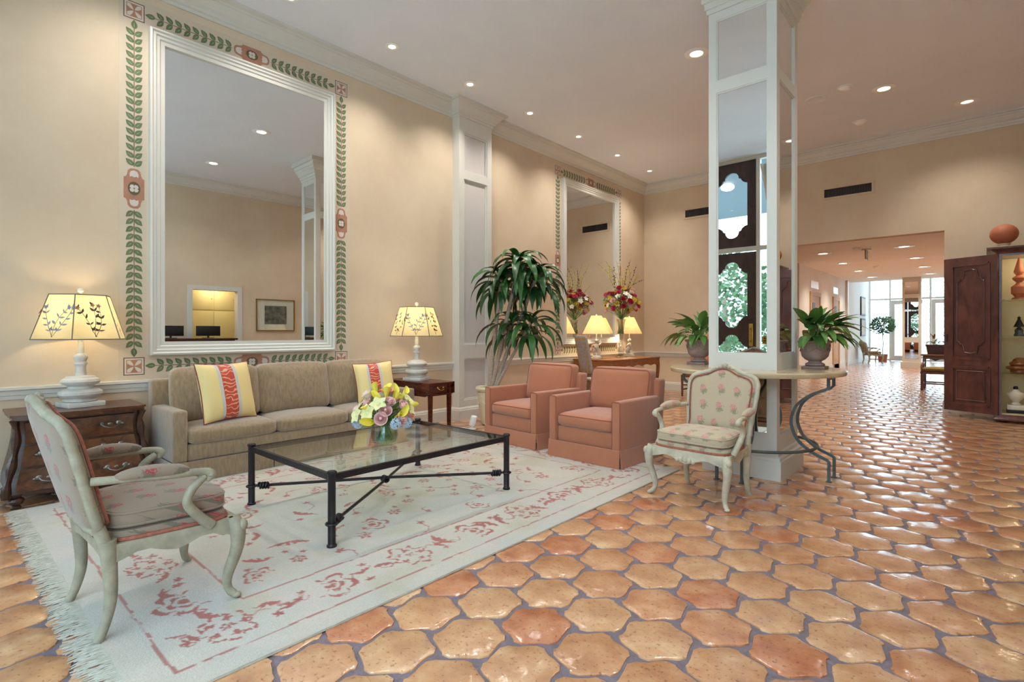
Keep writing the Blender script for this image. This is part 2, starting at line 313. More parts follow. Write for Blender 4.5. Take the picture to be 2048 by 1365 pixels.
def molding(path, prof, closed=False, side=1):
    """sweep a (distance, height) profile along an xy path with mitred corners; distance grows to the left of the path (side 1)"""
    mb = MB(); k = len(path); P = [Vector((p[0], p[1])) for p in path]; vs, fs = [], []; n = len(prof)
    for i in range(k):
        def nrm(a, b): d = (b-a).normalized(); return Vector((-d.y, d.x))*side
        n1 = nrm(P[i-1], P[i]) if (closed or i > 0) else None; n2 = nrm(P[i], P[(i+1) % k]) if (closed or i < k-1) else None
        if n1 is None: mv = n2
        elif n2 is None: mv = n1
        else: mv = (n1+n2); mv = mv/max(.2, mv.length_squared)*2
        for d, z in prof: vs.append((P[i].x+mv.x*d, P[i].y+mv.y*d, z))
    for i in range(k if closed else k-1):
        for j in range(n): a = i*n+j; b = ((i+1) % k)*n+j; a2 = i*n+(j+1) % n; b2 = ((i+1) % k)*n+(j+1) % n; fs.append((a, b, b2, a2))
    if not closed: fs += [tuple(range(n)), tuple((k-1)*n+j for j in range(n))]
    return mb.add(vs, fs)
def cushion(mb, x0, x1, y0, y1, z0, z1, puff=.02, r=.04, n=10):
    """soft upholstered block: rounded edges, crowned faces"""
    cx, cy, cz = (x0+x1)/2, (y0+y1)/2, (z0+z1)/2; h = Vector(((x1-x0)/2, (y1-y0)/2, (z1-z0)/2))
    bm = bmesh.new(); bmesh.ops.create_cube(bm, size=2); bmesh.ops.subdivide_edges(bm, edges=bm.edges[:], cuts=n, use_grid_fill=True)
    r = min(r, .48*min(h)*2)
    for v in bm.verts:
        # denser near the edges
        u = Vector([math.copysign(abs(c)**.7, c) for c in v.co]); p = Vector((u.x*h.x, u.y*h.y, u.z*h.z))
        q = Vector([max(-(h[i]-r), min(h[i]-r, p[i])) for i in range(3)]); d = p-q
        if d.length > 1e-9: p = q+d.normalized()*r
        for i in range(3):
            a, b = [(1, 2), (0, 2), (0, 1)][i]; k = (1-min(1, abs(u[a]))**2.5)*(1-min(1, abs(u[b]))**2.5)
            if abs(v.co[i]) > .999: p[i] += math.copysign(puff*(1 if i == list(h).index(min(h)) else .35)*k, p[i])
        v.co = p+Vector((cx, cy, cz))
    mb.add([v.co for v in bm.verts], [[v.index for v in f.verts] for f in bm.faces]); bm.free(); return mb
def loop_pipe(mb, x0, x1, y0, y1, z, r=.006, cr=.03, axis='z', n=5):
    pts = []
    for cx, cy, a0 in ((x1-cr, y1-cr, 0), (x0+cr, y1-cr, 90), (x0+cr, y0+cr, 180), (x1-cr, y0+cr, 270)):
        for k in range(4): a = R(a0+30*k); pts.append((cx+cr*math.cos(a), cy+cr*math.sin(a), z))
    return mb.tube(pts, r, n, closed=True)
# ================================================================ the setting
WX, YB, XR, YF, ZC = -6.02, 11.42, 1.3, -.6, 4.80
def boxo(name, m, x0, x1, y0, y1, z0, z1, parent=None, r=0, **k):
    mb = MB(); mb.rbox(x0, x1, y0, y1, z0, z1, r, 2) if r else mb.box(x0, x1, y0, y1, z0, z1); return mb.build(name, m, parent, **k)
floor = struct(boxo('floor', 'grout', -7.2, 3.2, YF-.1, 30.1, -.15, -.006))
wl = struct(boxo('wall_left', 'wall', WX-.2, WX, YF-.1, YB, 0, ZC))
mb = MB(); mb.prism([(WX-.2, 0), (-3.4, 0), (-3.4, 3.04), (-.495, 3.04), (-.495, 0), (XR+.2, 0), (XR+.2, ZC), (WX-.2, ZC)], lambda u, v, t: (u, t, v), YB, YB+.2)
wb = struct(mb.build('wall_back', 'wall', smooth=0))
mb = MB(); mb.prism([(YF-.1, 0), (3.83, 0), (3.83, 2.3), (4.78, 2.3), (4.78, 0), (YB, 0), (YB, ZC), (YF-.1, ZC)], lambda u, v, t: (t, u, v), XR, XR+.2)
wr = struct(mb.build('wall_right', 'wall', smooth=0))
struct(boxo('ceiling', 'ceiling', WX-.2, XR+.2, YF-.1, YB+.2, ZC, ZC+.15))
# corridor beyond the opening
for nm, b, m in (('wall_corridor_left', (-4.28, -4.08, 17.3, 24.3, 0, 3.38), 'wall_white'), ('wall_cross_passage', (-7.2, -4.28, 17.3, 17.5, 0, 3.38), 'wall'), ('wall_passage_end', (-7.4, -7.2, 11.62, 17.5, 0, 3.38), 'wall'),
                 ('wall_corridor_right', (3.2, 3.4, 11.62, 30.1, 0, 4.4), 'wall'), ('wall_far_left', (-4.32, -4.1, 24.5, 30.1, 0, 4.4), 'wall_white'), ('wall_corridor_back', (XR+.2, 3.2, 11.42, 11.62, 0, 3.4), 'wall'), ('wall_passage_back', (-7.2, WX-.2, 11.42, 11.62, 0, 3.4), 'wall')):
    struct(boxo(nm, m, *b))
struct(boxo('ceiling_corridor', 'ceiling_warm', -7.2, 3.2, 11.62, 25.5, 3.38, 3.55)); struct(boxo('ceiling_far', 'ceiling', -4.32, 3.2, 25.5, 30.1, 4.4, 4.5))
struct(boxo('wall_ceiling_drop', 'wall', -4.32, 3.2, 25.5, 25.56, 3.55, 4.4))
struct(boxo('baseboard_corridor', 'trim', -4.08, -4.06, 17.3, 24.3, 0, .16)); struct(boxo('baseboard_far', 'trim', -4.1, -4.08, 24.5, 30.1, 0, .16))
struct(boxo('trim_8', 'trim', -4.1, -4.0, 24.3, 24.5, 0, 3.38))
# closet behind the doorway of the right wall
for nm, b in (('wall_closet_back', (2.5, 2.6, 3.4, 5.7, 0, 2.6)), ('wall_closet_left', (1.5, 2.5, 3.4, 3.5, 0, 2.6)), ('wall_closet_right', (1.5, 2.5, 5.6, 5.7, 0, 2.6)), ('ceiling_closet', (1.5, 2.6, 3.4, 5.7, 2.6, 2.7)), ('floor_closet', (1.5, 2.6, 3.4, 5.7, -.1, 0))):
    struct(boxo(nm, 'cabinet_cream', *b))

# ---- moulded trim
PY0, PY1, PX = 5.36, 6.06, -5.87
room = [(WX, YF), (WX, PY0), (PX, PY0), (PX, PY1), (WX, PY1), (WX, YB), (XR, YB), (XR, YF)]
CROWN = [(0, 4.585), (.018, 4.585), (.022, 4.615), (.04, 4.625), (.045, 4.655), (.075, 4.675), (.105, 4.71), (.12, 4.738), (.135, 4.742), (.14, 4.765), (.185, 4.768), (.185, 4.80), (0, 4.80)]
struct(molding(room, CROWN, side=-1).build('trim_1', 'trim', smooth=0))
RAIL = [(0, .768), (.012, .77), (.016, .80), (.022, .806), (.024, .84), (.04, .85), (.04, .872), (0, .876)]
for i, pth in enumerate(([(WX, YF), (WX, PY0)], [(WX, PY1), (WX, YB), (-3.4, YB)], [(-.495, YB), (XR, YB)])): struct(molding(pth, RAIL, side=-1).build('trim_%d' % (2+i), 'trim', smooth=25))
BASE = [(0, 0), (.024, 0), (.024, .15), (.018, .155), (.018, .17), (.008, .19), (0, .195)]
struct(molding([(WX, YF), (WX, PY0)], BASE, side=-1).build('baseboard_left', 'trim', smooth=25)); struct(molding([(WX, PY1), (WX, YB), (-3.4, YB), (-3.4, YB+.2)], BASE, side=-1).build('baseboard_back', 'trim', smooth=25))
struct(molding([(-.495, YB+.2), (-.495, YB), (XR, YB), (XR, 4.88)], BASE, side=-1).build('baseboard_right', 'trim', smooth=25))
# pilaster between the two mirrors
def panelled(mb_f, mb_p, fn, w, tiers, stile, z0, z1, rec=.018, bead=.014):
    """a panelled face: fn(u, z, d) with u in 0..w, d outward; stiles and rails proud of recessed panels"""
    def bx(mb, u0, u1, za, zb, d0, d1):
        c = [fn(u, z, d) for d in (d0, d1) for u, z in ((u0, za), (u1, za), (u1, zb), (u0, zb))]
        mb.add(c, [(3, 2, 1, 0), (4, 5, 6, 7), (0, 1, 5, 4), (1, 2, 6, 5), (2, 3, 7, 6), (3, 0, 4, 7)])
    bx(mb_f, 0, stile, z0, z1, -rec, 0); bx(mb_f, w-stile, w, z0, z1, -rec, 0); ed = [z0]+[q for t in tiers for q in t]+[z1]
    for a, b in zip(ed[::2], ed[1::2]): bx(mb_f, stile, w-stile, a, b, -rec, 0)
    for a, b in tiers:
        for q in ((stile, stile+bead, a, b), (w-stile-bead, w-stile, a, b), (stile+bead, w-stile-bead, a, a+bead), (stile+bead, w-stile-bead, b-bead, b)): bx(mb_f, *q, -rec, -.35*rec)
        mb_p.append((stile+bead, w-stile-bead, a+bead, b-bead, bx))
pil = struct(boxo('trim_5', 'trim', WX, PX-.034, PY0, PY1, 0, 4.6))
fr = MB(); ps = []; panelled(fr, ps, lambda u, z, d: (PX+d, PY0+u, z), PY1-PY0, [(.30, .93), (1.14, 3.66), (3.78, 4.36)], .10, .0, 4.6, .034, .022)
fr.build('panel_frame', 'trim', pil)
for u0, u1, a, b, bx in ps: q = MB(); bx(q, u0, u1, a, b, -.033, -.029); q.build('panel', 'trim_panel', pil)
molding([(WX, PY0), (PX, PY0), (PX, PY1), (WX, PY1)], BASE, side=-1).build('base_moulding', 'trim', pil, smooth=25)

# ---- terracotta floor tiles
TP, TQ, TROT = .301, .2715, -.02
def tile_outline(k=6, gap=.007, cr=.06, amp=.011, jit=0):
    hx, hy = TP/2, TQ*2/3; V = [(hx, TQ/3), (0, hy), (-hx, TQ/3), (-hx, -TQ/3), (0, -hy), (hx, -TQ/3)]; pts = []
    for i in range(6):
        a = np.array(V[i]); b = np.array(V[(i+1) % 6]); d = b-a; L_ = np.linalg.norm(d); d /= L_; n = np.array([d[1], -d[0]])
        for j in range(k):
            t = (j+.5)/k; e = min(t, 1-t)*L_; inset = gap+max(0, cr-e)**2/cr*.36
            pts.append(tuple(a+d*t*L_+n*(amp*math.sin(2*PI*t)-inset+random.uniform(-jit, jit))))
    return pts
def tile_geo(o, jit):
    n = len(o); vs = [(x*.92, y*.92, 0.0+.0006) for x, y in o]+[(x*.985, y*.985, -.0015) for x, y in o]+[(x, y, -.009) for x, y in o]
    fs = [tuple(range(n))]+[(i, n+i, n+(i+1) % n, (i+1) % n) for i in range(n)]+[(n+i, 2*n+i, 2*n+(i+1) % n, n+(i+1) % n) for i in range(n)]
    return vs, fs
variants = [tile_geo(tile_outline(5, jit=.0035), 0) for _ in range(8)]
tmesh = []
for v, f in variants: q = MB(); q.add(v, f); tmesh.append(q.mesh('floor_tile', 'tile', 50))
ct, st = math.cos(TROT), math.sin(TROT); near, far = [], []
RUG = (-5.33, -2.18, .50, 4.85)
sy_, cy_ = math.sin(-.7309), math.cos(-.7309)
for j in range(-14, 106):
    for i in range(-24, 24):
        x = TP*i+(TP/2 if j % 2 else 0); y = TQ*j; X = -1.806+x*ct-y*st; Y = 2.404+x*st+y*ct
        if Y < YF-.02 or Y > 30.05: continue
        if Y < YB+.1 and not (WX-.1 < X < XR+.1): continue
        if Y >= YB+.1 and not (-4.15 < X < 3.1): continue
        if RUG[0]+.25 < X < RUG[1]-.25 and RUG[2]+.25 < Y < RUG[3]-.25: continue
        dep = X*sy_+Y*cy_; lat = X*cy_-Y*sy_; vis = False
        if dep > .3:
            px, py = 1024+1053*lat/dep, 665+1053*CAM_H/dep; vis = -30 < px < 2078 and py < 1400
            if px < 1290 and X < -2.3 and Y > .6: vis = False
        (near if vis and dep < 9.5 else far).append((dep, X, Y))
near.sort(); far += near[300:]; near = near[:300]
for k, (d, X, Y) in enumerate(near): inst(tmesh[k*5 % 8], 'floor_tile', floor, (X, Y, random.uniform(-.001, .0012)), (random.uniform(-.004, .004), random.uniform(-.004, .004), TROT+PI*random.choice((0, 1))))
tv, tf = [], []
for k, (d, X, Y) in enumerate(far):
    v, f = variants[k*3 % 8]; o = len(tv); tx, ty = random.uniform(-.004, .004), random.uniform(-.004, .004)
    tv += [(X+a*ct-b*st, Y+a*st+b*ct, c+a*ty+b*tx) for a, b, c in v]; tf += [tuple(o+i for i in q) for q in f]
me = bpy.data.meshes.new('floor_tiles'); me.from_pydata(tv, [], tf); me.materials.append(M['tile_far']); me.polygons.foreach_set('use_smooth', [True]*len(me.polygons)); me.set_sharp_from_angle(angle=R(50))
o = inst(me, 'floor_tiles', floor); o['kind'] = 'stuff'

# ---- painted borders round the mirrors
def stencil(yc, zlo, zhi, half):
    """leaf garlands, medallions and corner squares painted on the left wall around a mirror; local frame u along the wall, v up"""
    X0 = WX+.0015; P3 = lambda d: (lambda u, v, t=0: (X0+d, u, v))
    root = boxo('painted_border', 'band_paint', WX, X0, yc-half-.12, yc+half+.12, zlo-.12, zhi+.12, wl)
    leaf = [(0, 0), (.018, .012), (.026, .030), (.022, .052), (.008, .074), (0, .084), (-.010, .070), (-.022, .05), (-.022, .028), (-.012, .010)]
    def put(mb, poly, cu, cv, ang, s, d):
        c, n = math.cos(ang), math.sin(ang); mb.add([(X0+d, cu+s*(p*c-q*n), cv+s*(p*n+q*c)) for p, q in poly], [tuple(t_) for t_ in tessellate_polygon([[Vector((p, q, 0)) for p, q in poly]])])
    def garland(u0, v0, u1, v1, n):
        L_ = math.hypot(u1-u0, v1-v0); ang = math.atan2(v1-v0, u1-u0)-PI/2; du, dv = (u1-u0)/L_, (v1-v0)/L_
        g = MB(); g.cur = 0; w = .003; nx, ny = -dv, du; Ls = L_-.085
        g.add([(X0+.001, u0+nx*w, v0+ny*w), (X0+.001, u0-nx*w, v0-ny*w), (X0+.001, u0+du*Ls-nx*w, v0+dv*Ls-ny*w), (X0+.001, u0+du*Ls+nx*w, v0+dv*Ls+ny*w)], [(0, 1, 2, 3)])
        for k in range(n):
            t = .012+Ls*k/n*1.0
            for s in (-1, 1): g.cur = 1; put(g, leaf, u0+du*t+nx*s*.006, v0+dv*t+ny*s*.006, ang+s*.80, 1.0, .0014); g.cur = 2; put(g, [(0, .012), (.003, .03), (0, .062), (-.003, .03)], u0+du*t+nx*s*.006, v0+dv*t+ny*s*.006, ang+s*.80, 1.0, .002)
        g.cur = 1; put(g, leaf, u0+du*Ls, v0+dv*Ls, ang, 1.05, .0014); g.cur = 2; put(g, [(0, .012), (.003, .03), (0, .062), (-.003, .03)], u0+du*Ls, v0+dv*Ls, ang, 1.05, .002)
        g.build('leaf_garland', ['stem_paint', 'leaf_paint', 'leaf_vein'], root, smooth=0)
    def disc(rx, ry, n=20): return [(rx*math.cos(2*PI*k/n), ry*math.sin(2*PI*k/n)) for k in range(n)]
    def medallion(u, v, ang):
        g = MB(); half_ = [(0, .19), (.03, .185), (.05, .165), (.055, .13), (.065, .105), (.082, .098), (.082, -.098), (.065, -.105), (.055, -.13), (.05, -.165), (.03, -.185), (0, -.19)]
        g.cur = 0; put(g, half_+[(-a, b) for a, b in reversed(half_[1:-1])], u, v, ang, 1, .001)
        g.cur = 1
        for s in (1, -1):
            put(g, [(0, s*.105), (.018, s*.115), (.034, s*.105), (.036, s*.135), (.026, s*.162), (0, s*.172), (-.026, s*.162), (-.036, s*.135), (-.034, s*.105), (-.018, s*.115)], u, v, ang, 1, .0015)
        g.cur = 2; put(g, disc(.05, .064), u, v, ang, 1, .002); g.cur = 1
        for s in range(4): put(g, [(0, .004), (.018, .014), (.020, .034), (0, .044), (-.020, .034), (-.018, .014)], u, v, ang+PI/4+s*PI/2, .95, .0026)
        g.build('medallion', ['rust_paint', 'ivory_paint', 'olive_paint'], root, smooth=0)
    def square(u, v):
        g = MB(); s = .084; sq = lambda k: [(-k, -k), (k, -k), (k, k), (-k, k)]
        g.cur = 0; put(g, sq(s), u, v, 0, 1, .001); g.cur = 1; put(g, sq(s-.008), u, v, 0, 1, .0015); g.cur = 2; put(g, sq(s-.022), u, v, 0, 1, .002); g.cur = 1
        for k in range(4): put(g, [(.004, .004), (.03, .012), (.056, .03), (.056, .056), (.03, .056), (.012, .03)], u, v, k*PI/2, 1, .0025)
        g.build('corner_square', ['stem_paint', 'ivory_paint', 'rust_paint'], root, smooth=0)
    zm = (zlo+zhi)/2
    for u in (yc-half, yc+half):
        garland(u, zm+.205, u, zhi-.09, 18); garland(u, zm-.205, u, zlo+.09, 18); medallion(u, zm, 0)
        for v in (zlo, zhi): square(u, v)
    for v in (zlo, zhi):
        garland(yc+.205, v, yc+half-.09, v, 9); garland(yc-.205, v, yc-half+.09, v, 9); medallion(yc, v, PI/2)
stencil(2.412, 1.006, 4.39, 1.083); stencil(9.14, .985, 4.40, 1.13)

# ---- glazed front of the room (behind the camera), seen in the column mirrors
fr = MB()
for x in (-5.98, -5.27, -3.28, -1.76, -.24, 1.26): fr.box(x-.035, x+.035, YF-.1, YF, 0, ZC)
for z in (.04, 2.98, 4.76):
    for a, b in ((-5.945, -5.305), (-3.245, -1.795), (-1.725, -.275), (-.205, 1.225)): fr.box(a, b, YF-.1, YF, z-.04, z+.04)
fr.box(-5.235, -3.315, YF-.1, YF, 2.94, 3.02); fr.box(-5.235, -3.315, YF-.1, YF, 4.74, 4.8)
win1 = struct(fr.build('window_1', 'trim'))
for a, b in ((-5.945, -5.305), (-3.245, -1.795), (-1.725, -.275), (-.205, 1.225)):
    for z0, z1 in ((.08, 2.94), (3.02, 4.72)): boxo('pane', 'pane', a, b, YF-.055, YF-.045, z0, z1, win1)
def quatre(cx, cz, h):
    R_ = [(0, h), (.05, h-.008), (.10, h-.035), (.13, h-.08), (.135, h-.13), (.175, h-.14), (.20, h-.19), (.25, h-.225), (.30, h-.24), (.30, -h+.24), (.25, -h+.225), (.20, -h+.19), (.175, -h+.14), (.135, -h+.13), (.13, -h+.08), (.10, -h+.035), (.05, -h+.008), (0, -h)]
    return [(cx+a, cz+b) for a, b in R_]+[(cx-a, cz+b) for a, b in reversed(R_[1:-1])]
for k, (a, b) in enumerate(((-5.23, -4.29), (-4.26, -3.32))):
    d = MB(); c = (a+b)/2
    d.prism([(a, .02), (b, .02), (b, 2.92), (a, 2.92)], lambda u, v, t: (u, t, v), YF-.08, YF-.03, [quatre(c, 2.08, .66), quatre(c, .72, .56)])
    dr = struct(d.build('door_%d' % (k+1), 'door_dark', smooth=0)); boxo('pane', 'pane', a+.05, b-.05, YF-.058, YF-.052, .1, 2.85, dr)
    h = MB(); hx = b-.10 if k else a+.10
    h.rbox(hx-.04, hx+.04, YF-.03, YF-.022, 1.05, 1.5, .004); h.tube([(hx, YF-.02, 1.14), (hx, YF+.03, 1.17), (hx, YF+.03, 1.38), (hx, YF-.02, 1.41)], .011, 8); h.build('push_plate', 'brass', dr, label='brass pull handle on a plate')
    tr = MB(); tr.prism([(a, 3.03), (b, 3.03), (b, 4.73), (a, 4.73)], lambda u, v, t: (u, t, v), YF-.08, YF-.03, [quatre(c, 3.88, .66)])
    t_ = tr.build('transom_panel', 'door_dark', dr, smooth=0); boxo('pane', 'pane', a+.05, b-.05, YF-.058, YF-.052, 3.1, 4.65, t_)
def wavy(name, label, x0, x1, z0, z1, xb0, xb1):
    q = MB(); q.surf(lambda u, v: ((x0+(x1-x0)*u)*(1-v)+(xb0+(xb1-xb0)*u)*v, YF+.07+.03*math.sin(u*2*PI*7), z1+(z0-z1)*v), 84, 8)
    o = q.build(name, 'curtain', label=label, cat='curtain'); md = o.modifiers.new('thick', 'SOLIDIFY'); md.thickness = .004; return o
wavy('curtain', 'ivory tied-back curtain hanging beside the dark entrance doors', -3.22, -2.55, 1.3, 4.58, -2.72, -2.5)
sg = boxo('notice_sign', 'brass', -3.2, -2.9, YF+.002, YF+.006, 1.1, 1.26, label='small brass notice on the glass beside the entrance doors', cat='sign')
lt_ = MB()
for z, w_ in ((1.20, (.03, .02, .035, .02, .03, .025)), (1.155, (.035, .03, .03, .035, .02, .03))):
    x_ = -3.17
    for a in w_: lt_.box(x_, x_+a, YF+.006, YF+.007, z, z+.026); x_ += a+.012
lt_.build('lettering', 'black', sg, 0)
# ---- far glazing
fr = MB()
XS = (-4.05, -3.26, -2.3, -1.78, -.9, 0, 1.05, 2.1, 3.15)
for x in XS: fr.box(x-.035, x+.035, 30, 30.1, 0, 4.4)
for a, b in zip(XS, XS[1:]):
    for z in (.05, 2.87, 4.36): fr.box(a+.035, b-.035, 30, 30.1, z-.04, z+.04)
win2 = struct(fr.build('window_2', 'metal_white'))
for a, b in zip(XS, XS[1:]):
    for z0, z1 in ((.09, 2.83), (2.91, 4.32)): boxo('pane', 'pane', a+.035, b-.035, 30.04, 30.05, z0, z1, win2)
for k, (a, b) in enumerate(((-3.22, -2.34), (-1.74, -.94))):
    d = MB(); d.prism([(a, .02), (b, .02), (b, 2.8), (a, 2.8)], lambda u, v, t: (u, t, v), 29.94, 29.99, [[(a+.14, .25), (b-.14, .25), (b-.14, 2.62), (a+.14, 2.62)]])
    dr = struct(d.build('door_%d' % (3+k), 'metal_white', smooth=0)); boxo('pane', 'pane', a+.14, b-.14, 29.96, 29.97, .25, 2.62, dr)
# wooden doors in the corridor wall
for k, (a, b) in enumerate(((18.55, 19.95), (21.9, 23.05))):
    d = MB(); d.box(-4.08, -4.045, a, a+.14, 0, 2.62); d.box(-4.08, -4.045, b-.14, b, 0, 2.62); d.box(-4.08, -4.045, a+.14, b-.14, 2.5, 2.62); dr = struct(d.build('door_%d' % (5+k), 'door_tan'))
    boxo('leaf', 'door_tan', -4.075, -4.06, a+.14, b-.14, 0, 2.5, dr); boxo('plaque', 'black', -4.06, -4.05, a+.3, a+.62, 1.98, 2.28, dr); 
    boxo('wall_sign', 'white_plastic', -4.078, -4.066, a+.1, b-.25, 2.74, 2.98, label='white sign above the %s corridor door' % ('first', 'second')[k], cat='sign')
# casing of the doorway in the right wall
cs = MB(); cs.box(XR-.02, XR, 3.73, 3.83, 0, 2.4); cs.box(XR-.02, XR, 4.78, 4.88, 0, 2.4); cs.box(XR-.02, XR, 3.83, 4.78, 2.3, 2.4); struct(cs.build('trim_6', 'trim'))
# ================================================================ wall mirrors
def wall_mirror(name, label, y0, y1, z0, z1, fw, tilt=0):
    yc, zc = (y0+y1)/2, (z0+z1)/2; t = thing(name, label, 'mirror', (WX+.002, yc, z0))
    w, h = y1-y0, z1-z0; prof = [(0, 0), (.072, 0), (.078, .018), (.062, .03), (.065, .05), (.05, .06), (.05, .085), (.038, .095), (.038, fw), (0, fw)]
    mb = MB(); pts = [(-w/2, 0), (w/2, 0), (w/2, h), (-w/2, h)]; vs = []; fs = []; n = len(prof)
    for k, (a, b) in enumerate(pts):
        sx = 1 if a < 0 else -1; sz = 1 if b < h/2 else -1
        for d, e in prof: vs.append((d, a+sx*e, b+sz*e))
    for k in range(4):
        for j in range(n): fs.append((k*n+j, ((k+1) % 4)*n+j, ((k+1) % 4)*n+(j+1) % n, k*n+(j+1) % n))
    mb.add(vs, fs); mb.build('frame', 'trim', t, smooth=25)
    boxo('backing', 'mirror_dark', 0, .004, -w/2+.02, w/2-.02, .02, h-.02, t)
    g = MB(); d = math.tan(tilt)*w/2; a, b = w/2-fw+.012, h-fw+.012
    vs = [(.006+d*(1+s)*.9+dd, s*a, zz) for dd in (0, .003) for s, zz in ((-1, fw-.012), (1, fw-.012), (1, b), (-1, b))]
    g.add(vs, [(3, 2, 1, 0), (4, 5, 6, 7), (0, 1, 5, 4), (1, 2, 6, 5), (2, 3, 7, 6), (3, 0, 4, 7)]); g.build('mirror_glass', 'mirror', t, smooth=0); return t
MIRROR_TILT = 0.0125
wall_mirror('wall_mirror', 'tall white-framed mirror on the wall above the sofa', 1.442, 3.378, 1.108, 4.27, .13, MIRROR_TILT)
wall_mirror('wall_mirror', 'tall white-framed mirror on the wall above the library table', 8.12, 10.16, 1.095, 4.28, .13)

# ================================================================ column with mirrored panels
CX0, CX1, CY0, CY1 = -2.0, -1.385, 5.105, 5.805
col = thing('mirrored_column', 'square white column with tall mirror panels and moulded crown', 'column', ((CX0+CX1)/2, (CY0+CY1)/2, 0))
off = Vector(col.location)
def cpart(mb, name, m, sm=25, **k):
    mb.v = [(a-off.x, b-off.y, c) for a, b, c in mb.v]; return mb.build(name, m, col, sm, **k)
mb = MB(); mb.box(CX0+.02, CX1-.02, CY0+.02, CY1-.02, 0, 4.6); cpart(mb, 'core', 'mirror_dark')
tiers = [(.40, .915), (1.13, 3.64), (3.75, 4.34)]
for fn, w in ((lambda u, z, d: (CX0+u, CY0-d, z), CX1-CX0), (lambda u, z, d: (CX1+d, CY0+.018+u, z), CY1-CY0-.036), (lambda u, z, d: (CX1-u, CY1+d, z), CX1-CX0), (lambda u, z, d: (CX0-d, CY1-.018-u, z), CY1-CY0-.036)):
    fr = MB(); ps = []; panelled(fr, ps, fn, w, tiers, .075, 0, 4.6, .018, .012); cpart(fr, 'panel_frame', 'trim')
    for u0, u1, a, b, bx in ps: q = MB(); bx(q, u0, u1, a, b, -.0175, -.0155); cpart(q, 'mirror_panel', 'mirror', 0)
loopc = [(CX0, CY0), (CX1, CY0), (CX1, CY1), (CX0, CY1)]
CB = [(0, 0), (.045, 0), (.045, .17), (.036, .178), (.036, .20), (.02, .215), (.02, .24), (0, .25)]
cpart(molding(loopc, CB, True, -1), 'plinth', 'trim'); CCR = [(0, 4.42), (.014, 4.42), (.018, 4.46), (.03, 4.465), (.033, 4.52), (.05, 4.525), (.055, 4.57), (.085, 4.60), (.10, 4.65), (.115, 4.655), (.12, 4.72), (.15, 4.725), (.15, 4.8), (0, 4.8)]
cpart(molding(loopc, CCR, True, -1), 'crown_moulding', 'trim', 0)

# ================================================================ round stone table round the column
TCX, TCY, TZ, TR = -1.69, 5.45, .985, .785
t = thing('column_table', 'round stone table on curved grey iron legs encircling the mirrored column', 'table', (TCX, TCY, 0))
prof = [(TR-.03, TZ-.05), (TR-.008, TZ-.046), (TR, TZ-.03), (TR, TZ-.012), (TR-.01, TZ-.002), (TR-.03, TZ)]
out = MB(); n = 64; hole = [(CX0-TCX-.002, CY0-TCY-.002), (CX1-TCX+.002, CY0-TCY-.002), (CX1-TCX+.002, CY1-TCY+.002), (CX0-TCX-.002, CY1-TCY+.002)]
for z in (TZ, TZ-.05):
    lp = [[Vector((math.cos(2*PI*k/n)*(TR-.03), math.sin(2*PI*k/n)*(TR-.03), 0)) for k in range(n)], [Vector((a, b, 0)) for a, b in hole]]
    tri = tessellate_polygon(lp); out.add([(p.x, p.y, z) for l in lp for p in l], [tuple(q) for q in tri])
out.lathe(prof, (0, 0, 0), n, cap=False)
for i in range(4): a, b = hole[i], hole[(i+1) % 4]; out.add([(a[0], a[1], TZ), (b[0], b[1], TZ), (b[0], b[1], TZ-.05), (a[0], a[1], TZ-.05)], [(0, 1, 2, 3)])
out.build('stone_top', 'stone_top', t)
lp = smoothpath([(.665, 0, .935), (.665, 0, .84)], 1)+smoothpath([(.64, 0, .815), (.52, 0, .76), (.41, 0, .66), (.365, 0, .53), (.38, 0, .42), (.43, 0, .33), (.53, 0, .25), (.65, 0, .195)], 4)+[(.668, 0, .18), (.668, 0, .006)]
leg = MB()
for s in (-.11, .11):
    leg.tube([(a, s, b) for a, _, b in lp], .0165, 4, up=(0, 1, 0)); leg.box(.645, .69, s-.022, s+.022, 0, .008)
leg.bar((.665, -.11, .915), (.665, .11, .915), .022)
lm = leg.mesh('leg', 'verdigris', 30)
for k in range(4): inst(lm, 'leg', t, rot=(0, 0, k*PI/2))
q = MB(); q.tube([(.545*math.cos(2*PI*k/56), .545*math.sin(2*PI*k/56), .268) for k in range(56)], .014, 6, closed=True); q.build('hoop_stretcher', 'verdigris', t)

